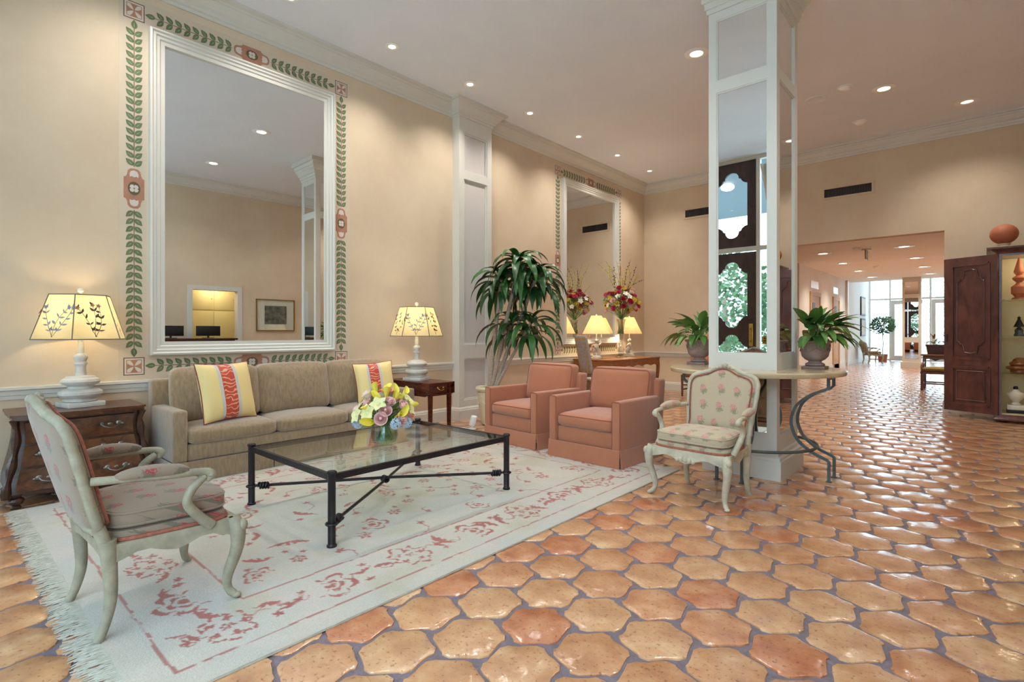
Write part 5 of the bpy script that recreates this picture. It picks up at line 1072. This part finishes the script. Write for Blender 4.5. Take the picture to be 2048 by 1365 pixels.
# ---- small white spotlight on the floor
t = thing('floor_spotlight', 'small white can spotlight with cord on the floor by the planter', 'spotlight', (-5.22, 5.0, .0), .6)
q = MB(); q.lathe([(.055, 0), (.058, .01), (.03, .018), (.012, .025), (.012, .05)], (0, 0, 0), 18); q.build('base', 'white_plastic', t)
q = MB(); q.lathe([(.04, 0), (.044, .01), (.044, .13), (.036, .14), (.034, .128), (0, .125)], (0, 0, 0), 20); q.xf(Matrix.Translation((0, 0, .05)) @ Matrix.Rotation(.25, 4, 'Y')); q.build('can', 'white_plastic', t)
q = MB(); q.tube(smoothpath([(-.05, 0, .008), (-.14, .06, .008), (-.22, -.04, .008), (-.36, .05, .008), (-.5, .12, .008)], 6), .005, 6); q.build('cord', 'white_plastic', t)

# ================================================================ armoire
ax0, ax1, ay0, ay1, az = .16, 1.24, 10.62, 11.22, 2.50
A = thing('armoire', 'tall carved dark wood armoire standing open with glass display shelves', 'armoire', (ax0, ay0, 0)); A_off = Vector((ax0, ay0, 0))
def ap(mb, name, m, par=None, sm=38, **k): mb.v = [(x-ax0, y-ay0, z) for x, y, z in mb.v]; return mb.build(name, m, par or A, sm, **k)
for a, b in ((ax0, ax0+.035), (ax1-.035, ax1)): q = MB(); q.box(a, b, ay0, ay1, .10, az); ap(q, 'side_panel', 'armoire_wood')
q = MB(); q.box(ax0+.035, ax1-.035, ay1-.02, ay1, .10, az); ap(q, 'back_panel', 'armoire_in'); q = MB(); q.box(ax0+.035, ax1-.035, ay0+.01, ay1-.02, .10, .13); ap(q, 'floor_board', 'armoire_in'); q = MB(); q.box(ax0+.035, ax1-.035, ay0, ay1-.02, az-.04, az); ap(q, 'top_board', 'armoire_wood')
for a in (ax0+.0352, ax1-.0352-.004): q = MB(); q.box(a, a+.004, ay0+.05, ay1-.02, .13, az-.04); ap(q, 'lining', 'armoire_in')
q = molding([(ax0, ay1), (ax0, ay0), (ax1, ay0), (ax1, ay1)], [(0, az-.01), (.02, az-.01), (.03, az+.01), (.07, az+.03), (.085, az+.045), (.13, az+.055), (.135, az+.08), (0, az+.085)], side=-1); ap(q, 'cornice', 'armoire_wood', sm=25)
q = MB(); q.box(ax0-.02, ax1+.02, ay0-.02, ay1, az+.0, az+.083); ap(q, 'cornice_top', 'armoire_wood')
q = molding([(ax0, ay1), (ax0, ay0), (ax1, ay0), (ax1, ay1)], [(0, .03), (.05, .03), (.055, .05), (.03, .07), (.03, .09), (.015, .11), (0, .115)], side=-1); ap(q, 'base_moulding', 'armoire_wood', sm=25)
for x in (ax0+.06, ax1-.06):
    for y in (ay0+.05, ay1-.06): q = MB(); q.lathe([(.03, 0), (.055, .01), (.06, .022), (.03, .035)], (x, y, 0), 14); ap(q, 'foot', 'armoire_wood')
for z in (.723, 1.27, 1.817): q = MB(); q.box(ax0+.04, ax1-.04, ay0+.05, ay1-.025, z-.008, z); ap(q, 'glass_shelf', 'glass', sm=0)
for x in (ax0+.30, ax0+.58, ax0+.86): q = MB(); q.box(x-.004, x+.004, ay1-.024, ay1-.02, .13, az-.04); ap(q, 'batten', 'armoire_in')
# open door leaf
dw, z0, z1 = .69, .10, 2.49; hinge = Vector((ax0+.0, ay0-.012, 0)); ang = math.atan2(10.90-10.62, -.44-.18)
D = MB()
def dbx(u0, u1, za, zb, d0, d1): D.box(u0, u1, d0, d1, za, zb)
for q_ in ((0, .10, z0, z1), (dw-.10, dw, z0, z1), (.10, dw-.10, z0, z0+.11), (.10, dw-.10, z1-.11, z1), (.10, dw-.10, .80, .92)): dbx(*q_, -.018, .018)
door = D.build('door', 'armoire_wood', A); door.location = hinge-A_off; door.rotation_euler = (0, 0, ang)
def beadring(mb, u0, u1, za, zb, y, w=.042):
    for s in (-1, 1):
        for a, b in (((u0, za), (u1, za)), ((u1, za), (u1, zb)), ((u1, zb), (u0, zb)), ((u0, zb), (u0, za))): mb.bar((a[0], s*y, a[1]), (b[0], s*y, b[1]), w)
for za, zb in ((.21, .80), (.92, 2.38)):
    q = MB(); q.box(.10, dw-.10, -.005, .005, za, zb); q.build('door_panel', 'armoire_wood', door); q = MB(); beadring(q, .108, dw-.108, za+.008, zb-.008, .013); q.build('panel_moulding', 'armoire_wood', door)
q = MB(); u0, u1 = .17, dw-.17; um = dw/2
def arch(zb, sg): return [(u0, zb-sg*.20), (u0+.03, zb-sg*.185), (u0+.045, zb-sg*.15), (u0+.075, zb-sg*.145), (u0+.09, zb-sg*.09), (um-.08, zb-sg*.03), (um, zb-sg*.012), (um+.08, zb-sg*.03), (u1-.09, zb-sg*.09), (u1-.075, zb-sg*.145), (u1-.045, zb-sg*.15), (u1-.03, zb-sg*.185), (u1, zb-sg*.20)]
for s in (-1, 1):
    for zb, sg in ((2.31, 1), (.99, -1)): q.tube([(a, s*.010, b) for a, b in arch(zb, sg)], .016, 6)
    for u in (u0, u1): q.tube([(u, s*.010, 1.19), (u, s*.010, 2.11)], .010, 6)
    for a, b in (((u0, .28), (u1, .28)), ((u1, .28), (u1, .73)), ((u1, .73), (u0, .73)), ((u0, .73), (u0, .28))): q.tube([(a[0], s*.01, a[1]), (b[0], s*.01, b[1])], .010, 6)
    for a in (u0, u1):
        for b in (.28, .73): q.ell((a, s*.010, b), .022, .01, .022, 10, 6)
q.build('carved_moulding', 'armoire_wood', door)
q = MB(); q.box(dw-.055, dw-.035, -.024, -.018, 1.18, 1.30); q.box(dw-.055, dw-.035, .018, .024, 1.18, 1.30); q.build('lock_plate', 'dark_iron', door)
for z in (.3, 1.27, 2.2): q = MB(); q.tube([(.0, -.02, z-.03), (.0, -.02, z+.03)], .009, 8); q.build('hinge', 'pewter', door)
l = bpy.data.lights.new('display_light', 'POINT'); l.energy = 5; l.color = (1, .86, .6); l.shadow_soft_size = .05; o = bpy.data.objects.new('display_light', l); o.location = (.5, .2, az-.12); o.parent = A; COL.objects.link(o)
q = MB(); q.lathe([(.05, -.015), (.05, 0), (.03, 0)], (ax0+.5, ay0+.2, az-.045), 14); ap(q, 'puck_light', 'white_plastic')
# ornaments
def orn(name, label, prof, loc, m, n=20): q = MB(); q.lathe(prof, (0, 0, 0), n); t = thing(name, label, 'ornament', loc); q.build('body', m, t); return t
OX, OY = .37, 10.92
orn('spire_finial', 'tall tapering terracotta finial on the top glass shelf of the armoire', [(.08, 0), (.085, .02), (.05, .04), (.07, .075), (.088, .09), (.09, .19), (.08, .20), (.045, .23), (.03, .26), (.07, .30), (.078, .325), (.03, .365), (.055, .40), (.06, .42), (.012, .62), (0, .63)], (OX+.02, OY, 1.818), 'terracotta')
t = orn('candle_snuffer', 'small dark bell-shaped ornament on the middle glass shelf of the armoire', [(.055, 0), (.06, .02), (.045, .05), (.05, .09), (.02, .13), (.012, .14)], (OX+.02, OY, 1.271), 'verdigris'); q = MB(); q.lathe([(.065, .14), (.05, .17), (.03, .22), (.015, .26), (.022, .28), (.0, .30)], (0, 0, 0), 18); q.build('bell', 'black', t)
orn('stacked_dome', 'pale wooden stepped dome on the lower glass shelf of the armoire', [(.08, 0), (.11, .01), (.11, .04), (.15, .055), (.16, .075), (.15, .095), (.10, .105), (.12, .13), (.115, .155), (.085, .17), (.075, .20), (.04, .225), (0, .23)], (OX+.03, OY+.0, .724), 'oak')
t = orn('white_bust', 'white urn ornament with dark cap on the floor of the armoire', [(.05, .12), (.06, .13), (.035, .16), (.085, .22), (.105, .26), (.10, .29), (.05, .32), (.035, .35)], (OX-.02, OY-.1, .131), 'ivory')
q = MB(); q.ell((0, 0, .37), .03, .03, .03, 10, 7); q.build('cap', 'black', t); q = MB(); q.rbox(-.10, .10, -.08, .08, 0, .05, .004); q.build('plinth', 'black', t); q = MB(); q.rbox(-.095, .095, -.075, .075, .05, .12, .004); q.build('plinth_block', 'ivory', t)
t = thing('sphere_finial', 'large terracotta ball finial on a pale foot on top of the armoire', 'ornament', (.225, 10.86, az+.085)); q = MB(); q.lathe([(.10, 0), (.105, .015), (.065, .03), (.055, .055), (.08, .07), (.075, .08)], (0, 0, 0), 22); q.build('foot', 'planter', t); q = MB(); q.ell((0, 0, .225), .165, .165, .15, 26, 16); q.build('ball', 'terracotta', t)

# ================================================================ corridor furniture
t = thing('corridor_bench', 'wooden open-arm bench with olive seat cushion in the corridor', 'bench', (-.60, 15.5, 0))
for sx in (-1, 1):
    for sy in (-1, 1): q = MB(); q.tube([(sx*.46, sy*.26, 0), (sx*.46, sy*.26, .44)], .026, 8); q.build('leg', 'brown_wood', t)
    q = MB(); q.tube(smoothpath([(sx*.46, -.26, .44), (sx*.47, -.20, .54), (sx*.46, -.10, .60), (sx*.46, .24, .62)], 5), .022, 8); q.build('arm', 'brown_wood', t)
q = MB(); q.rbox(-.49, .49, -.29, .29, .38, .43, .01); q.build('seat_frame', 'brown_wood', t)
q = MB()
for z in (.16,): q.bar((-.46, -.26, z), (.46, -.26, z), .03); q.bar((-.46, .26, z), (.46, .26, z), .03); q.bar((-.46, -.26, z), (-.46, .26, z), .03); q.bar((.46, -.26, z), (.46, .26, z), .03)
q.build('stretcher', 'brown_wood', t); q = MB(); cushion(q, -.46, .46, -.27, .25, .43, .52, .02, .035, 6); q.build('cushion', 'olive_cloth', t, 60)
q = MB(); q.bar((-.46, .26, .44), (-.46, .30, .72), .03); q.bar((.46, .26, .44), (.46, .30, .72), .03); q.bar((-.46, .30, .72), (.46, .30, .72), .035); q.build('back_rail', 'brown_wood', t)
t = thing('plant_stand', 'carved wooden stand carrying the bromeliad planter behind the bench', 'stand', (-.62, 16.25, 0)); q = MB(); q.rbox(-.52, .52, -.22, .22, .76, .80, .006); q.build('top', 'oak', t)
q = MB(); q.prism([(-.48+.96*k/24, .64+.05*abs(math.sin(k/24*PI*4))) for k in range(25)]+[(.48, .76), (-.48, .76)], lambda u, v, d: (u, -.19+d, v), -.012, .012); q.build('apron', 'dark_wood', t)
for sx in (-1, 1):
    for sy in (-1, 1): q = MB(); q.tube([(sx*.46, sy*.18, 0), (sx*.46, sy*.18, .76)], .025, 8); q.build('leg', 'dark_wood', t)
t = thing('planter_box', 'reddish wooden planter box on the carved stand', 'planter', (-.68, 16.22, .80)); q = MB()
q.add([(sx*(.33+d), sy*(.13+d), z) for z, d in ((0, 0), (.22, .03)) for sx, sy in ((-1, -1), (1, -1), (1, 1), (-1, 1))], [(3, 2, 1, 0), (4, 5, 6, 7), (0, 1, 5, 4), (1, 2, 6, 5), (2, 3, 7, 6), (3, 0, 4, 7)]); q.build('box', 'mahogany', t); q = MB(); q.rbox(-.37, .37, -.17, .17, .20, .235, .006); q.build('rim', 'mahogany', t)
for i in range(3):
    p = thing('bromeliad', 'green bromeliad with orange bracts in the wooden planter box', 'plant', (-.68+(i-1)*.22, 16.22, 1.035), 0, 'bromeliads in the planter box'); r_ = random.Random(i)
    for k in range(18): inst(lilies[(k*3) % 8] if k > 3 else drac[0], 'leaf', p, (0, 0, -.02), (0, 0, k*2.399), r_.uniform(.38, .55))
    q = MB()
    for k in range(5): b = blade(.16, .05, 1.2, .6, 5, .2); b.xf(Matrix.Translation((0, 0, .14)) @ Matrix.Rotation(k*1.256, 4, 'Z')); q.add(b.v, b.f)
    q.build('bract', 'terracotta', p)
# far hall
fc = thing('mirrored_hall_column', 'pale square column with mirror panels at the far end of the corridor', 'column', (-2.0, 24.7, 0)); q = MB(); q.box(-.28, .28, -.28, .28, 0, 3.38); q.build('core', 'trim', fc)
q = MB(); q.box(-.33, .33, -.33, .33, 0, .22); q.build('plinth', 'trim', fc)
for a, b in ((.36, .95), (1.15, 2.6), (2.75, 3.2)):
    for rz in range(4): q = MB(); q.box(-.20, .20, -.287, -.281, a, b); q.xf(Matrix.Rotation(rz*PI/2, 4, 'Z')); q.build('mirror_panel', 'mirror', fc, 0)
t = armchair('hall_armchair', 'pale upholstered armchair beside the far glazing', (-3.55, 27.2, 0), R(-60), 'chair_paint', 'tan_cloth'); t.scale = (1.0, 1.0, .95)
tp = thing('potted_tree', 'small round-headed potted tree before the far glazing', 'tree', (-3.45, 29.2, 0)); q = MB(); q.lathe([(.16, 0), (.2, .3), (.22, .32), (.2, .33), (.18, .3), (0, .29)], (0, 0, 0), 20); q.build('pot', 'terracotta', tp)
q = MB(); q.tube([(0, 0, .29), (.02, .01, .8), (0, 0, 1.45)], .018, 8); q.build('trunk', 'trunk', tp)
def foliage(n, rx, rz, s, seed):
    r = random.Random(seed); q = MB()
    for k in range(n):
        z = r.uniform(-1, 1); a = r.uniform(0, 2*PI); rr = r.uniform(.55, 1.0)**.5; h = math.sqrt(1-z*z); c = Vector((rx*rr*h*math.cos(a), rx*rr*h*math.sin(a), rz*rr*z)); d = Vector((r.uniform(-1, 1), r.uniform(-1, 1), r.uniform(-.7, .7))).normalized(); e = d.orthogonal().normalized(); l = s*r.uniform(.7, 1.3)
        q.add([c, c+d*l*.5+e*l*.28, c+d*l, c+d*l*.5-e*l*.28], [(0, 1, 2, 3)])
    return q
o = foliage(700, .50, .40, .12, 3); o.xf(Matrix.Translation((0, 0, 1.65))); o = o.build('foliage', 'tree_leaf', tp, 0); o['kind'] = 'stuff'
for k, (z0_, z1_) in enumerate(((2.085, 2.92), (1.152, 1.95))):
    t = thing('wall_picture', 'dark narrow framed picture, %s of two, on the white far wall' % ('upper', 'lower')[k], 'picture', (-4.1, 28.3, z0_)); q = MB(); q.box(0, .05, -.55, .55, 0, z1_-z0_); q.build('frame', 'black', t); q = MB(); q.box(.05, .053, -.47, .47, .07, z1_-z0_-.07); q.build('print', 'ivory_paint', t)

# ================================================================ ceiling fittings
def downlight(x, y, z, label, grp, watt, r=.085, col=(1, .95, .87), lit=6, spot=True):
    t = thing('downlight', label, 'ceiling light', (x, y, z), 0, grp)
    q = MB(); q.lathe([(r*.98, -.002), (r*1.8, -.002), (r*1.86, -.005), (r*1.74, -.011), (r*1.0, -.012), (r*.94, -.004)], (0, 0, 0), 28, cap=False); q.build('trim_ring', 'white_plastic', t)
    q = MB(); q.lathe([(0, -.003), (r*.95, -.003)], (0, 0, 0), 24, cap=False); q.build('lens', emis('downlight_lens', (1, .9, .74, 1), lit), t)
    if spot:
        l = bpy.data.lights.new('downlight_lamp', 'SPOT'); l.energy = watt; l.color = col; l.spot_size = R(125); l.spot_blend = 1.0; l.shadow_soft_size = .06; o = bpy.data.objects.new('downlight_lamp', l); o.location = (0, 0, -.03); o.parent = t; COL.objects.link(o)
WASH = 95
for y in (1.25, 2.52, 3.78, 5.08, 6.38, 7.72, 9.04, 10.38): downlight(-5.34, y, ZC, 'recessed ceiling light of the row along the mirror wall', 'ceiling lights along the mirror wall', WASH, .045, lit=8)
for x, y in ((-2.66, 3.80), (-2.66, 6.40), (-1.06, 9.10), (-.19, 10.45), (-.2, 3.8), (-.2, 6.4), (-2.66, 9.1)): downlight(x, y, ZC, 'recessed ceiling light in the open ceiling away from the mirror wall', 'ceiling lights in the open ceiling', WASH, .078, lit=10 if y != 10.45 else 1.2)
for y in (15.6, 18.2, 20.8, 23.4):
    for x in (-3.12, -1.42, .6): downlight(x, y, 3.38, 'recessed ceiling light in the low corridor ceiling', 'corridor ceiling lights', 130, .11, (1, .9, .74), lit=6)
t = thing('ceiling_speaker', 'flat round speaker grille in the ceiling', 'speaker', (-1.86, 8.86, ZC)); q = MB(); q.lathe([(0, -.004), (.11, -.006), (.115, -.01), (.14, -.012), (.145, -.006), (.145, -.001)], (0, 0, 0), 32); q.build('grille', 'ceiling', t)
def detector(loc, label): t = thing('smoke_detector', label, 'smoke detector', loc); q = MB(); q.lathe([(.08, -.001), (.082, -.018), (.07, -.024), (.06, -.045), (.045, -.055), (0, -.058)], (0, 0, 0), 24); q.build('body', 'white_plastic', t); q = MB(); q.lathe([(.084, -.001), (.10, -.001), (.10, -.007), (.082, -.007)], (0, 0, 0), 24); q.build('base_ring', 'white_plastic', t)
detector((-1.46, 8.68, ZC), 'small white smoke detector next to the ceiling speaker'); detector((-1.52, 10.27, ZC), 'white smoke detector with clear dome near the far wall vent'); detector((-2.30, 15.05, 3.38), 'round white detector on the corridor ceiling beside the exit sign'); detector((-2.5, 19.7, 3.38), 'small white detector on the corridor ceiling beyond the exit sign')
t = thing('exit_sign', 'thin metal exit sign hanging edge-on from the corridor ceiling', 'sign', (-2.16, 15.5, 3.38)); q = MB(); q.rbox(-.10, .10, -.05, .05, -.03, 0, .004); q.build('canopy', 'white_plastic', t); q = MB(); q.box(-.012, .012, -.16, .16, -.26, -.03); q.build('plate', 'pewter', t)
def vent(x0, x1, z0, z1, label):
    t = thing('wall_vent', label, 'vent', ((x0+x1)/2, YB, z0)); w, h = (x1-x0)/2, z1-z0; q = MB()
    q.prism([(-w-.04, -.04), (w+.04, -.04), (w+.04, h+.04), (-w-.04, h+.04)], lambda u, v, d: (u, d, v), -.015, -.001, [[(-w, 0), (w, 0), (w, h), (-w, h)]]); q.build('frame', 'wall', t, 0); q = MB(); q.box(-w, w, -.003, -.001, 0, h); q.build('backing', 'black', t)
    sm = MB(); sm.box(-.006, .006, -.012, -.003, 0, h); s_ = sm.mesh('louvre', 'dark_vent', 0)
    for k in range(18): inst(s_, 'louvre', t, (-w+2*w*(k+.5)/18, 0, 0), (0, 0, .35))
vent(-5.0, -4.25, 3.905, 4.068, 'dark slotted air vent high on the far wall near the mirror wall'); vent(-2.26, -1.51, 3.88, 4.035, 'dark slotted air vent high above the corridor opening')

# ================================================================ things seen only in the mirrors
t = thing('reception_desk', 'reddish wooden reception counter by the doorway', 'desk', (.85, 3.78, 0)); q = MB(); q.rbox(-.32, .32, -.75, .75, 1.16, 1.20, .006); q.build('counter_top', 'mahogany', t); q = MB(); q.box(-.27, .27, -.70, .70, 0, 1.16); q.build('carcase', 'mahogany', t)
for k, y in enumerate((3.3, 4.02)):
    t = thing('computer_monitor', ('black monitor at the end of the reception counter', 'black monitor in the middle of the reception counter')[k], 'monitor', (.85, y, 1.20)); q = MB(); q.rbox(-.08, .08, -.1, .1, 0, .012, .003); q.tube([(0, 0, .01), (0, 0, .1)], .02, 8); q.build('stand', 'black', t); q = MB(); q.rbox(-.02, .02, -.24, .24, .05, .27, .006); q.build('screen', 'black', t)
t = thing('wall_picture', 'gilt-framed drawing with wide mat on the wall opposite the sofa', 'picture', (XR, 5.68, 1.36)); q = MB(); q.prism([(-.475, 0), (.475, 0), (.475, .79), (-.475, .79)], lambda u, v, d: (d, u, v), -.03, -.001, [[(-.45, .025), (.45, .025), (.45, .765), (-.45, .765)]]); q.build('frame', 'gold_frame', t, 0)
q = MB(); q.box(-.008, -.002, -.45, .45, .025, .765); q.build('mat', 'ivory', t); M['drawing'] = mat('charcoal_drawing', srgb(120, 116, 104), .9, var=.75, vs=9); q = MB(); q.box(-.011, -.008, -.27, .27, .17, .63); q.build('drawing', 'drawing', t); q = MB(); q.box(-.02, -.018, -.45, .45, .025, .765); q.build('glazing', 'pane', t)
t = thing('tall_cabinet', 'cream built-in cabinets inside the closet doorway', 'cabinet', (2.3, 4.54, 0)); q = MB(); q.box(-.1, .19, -1.0, 1.0, 0, 2.45); q.build('carcase', 'cabinet_cream', t)
for y in (-.75, -.25, .25, .75):
    for z0_, z1_ in ((.08, 1.85), (1.88, 2.42)): q = MB(); q.rbox(-.12, -.1, y-.24, y+.24, z0_, z1_, .004); d = q.build('door', 'cabinet_cream', t); q = MB(); q.ell((-.13, y+.2, (z0_+z1_)/2), .012, .012, .012, 8, 6); q.build('knob', 'brass', d)
l = bpy.data.lights.new('closet_lamp', 'POINT'); l.energy = 9; l.color = (1, .9, .7); l.shadow_soft_size = .1; o = bpy.data.objects.new('closet_lamp', l); o.location = (1.8, 4.5, 2.45); COL.objects.link(o)

# ================================================================ outdoors
t = thing('porch_canopy', 'pale porch canopy outside the glazed entrance front', 'canopy', (-5.2, -3.4, 4.95)); q = MB(); q.box(-2.4, 2.2, -3.4, 2.68, 0, .15); q.build('soffit', 'soffit', t)
q = MB(); q.ell((.55, .6, -.09), .16, .16, .09, 18, 10); q.build('globe_light', emis('porch_globe', (1, .95, .85, 1), 3), t)

g = boxo('ground', 'pave', -60, 60, -60, YF-.12, -.3, -.16); struct(g); g = boxo('ground', 'pave', -60, 60, 30.15, 90, -.3, -.16); struct(g)
fm = foliage(2200, 2.2, 2.2, .30, 5).mesh('foliage', 'tree_leaf', 0); hr = random.Random(9); hg = MB()
for k in range(9000):
    c = Vector((hr.uniform(-6, 6), hr.uniform(-.5, .5), hr.uniform(-.7, .7))); d = Vector((hr.uniform(-1, 1), hr.uniform(-1, 1), hr.uniform(-.7, .7))).normalized(); e = d.orthogonal().normalized(); l = hr.uniform(.08, .16); hg.add([c, c+d*l*.5+e*l*.3, c+d*l, c+d*l*.5-e*l*.3], [(0, 1, 2, 3)])
o = hg.build('hedge', 'tree_leaf', None, 0, label='clipped green hedge outside the glazed entrance front', cat='hedge', kind='stuff'); o.location = (-5.5, -5.2, .55)
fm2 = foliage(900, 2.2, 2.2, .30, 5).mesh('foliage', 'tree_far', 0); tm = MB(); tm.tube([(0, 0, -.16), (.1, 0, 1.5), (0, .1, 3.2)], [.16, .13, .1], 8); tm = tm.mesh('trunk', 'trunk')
for k, (x, y, s) in enumerate(((-10.6, -8.4, .8), (-6.9, -9, .8), (-3.2, -9, .8), (.5, -10, .8), (4.6, -10, .9), (-8.5, 46, 1.0), (-3.2, 48, 1.1), (2.8, 47, 1.0))):
    t = thing('garden_tree', 'leafy green tree outside the %s' % ('glazed entrance front' if y < 0 else 'far hall glazing'), 'tree', (x, y, 0), k, 'trees outside the %s' % ('entrance' if y < 0 else 'far hall'), s); inst(tm, 'trunk', t); o = inst(fm if y < 0 else fm2, 'foliage', t, (0, 0, 3.0), (0, 0, k)); o['kind'] = 'stuff'
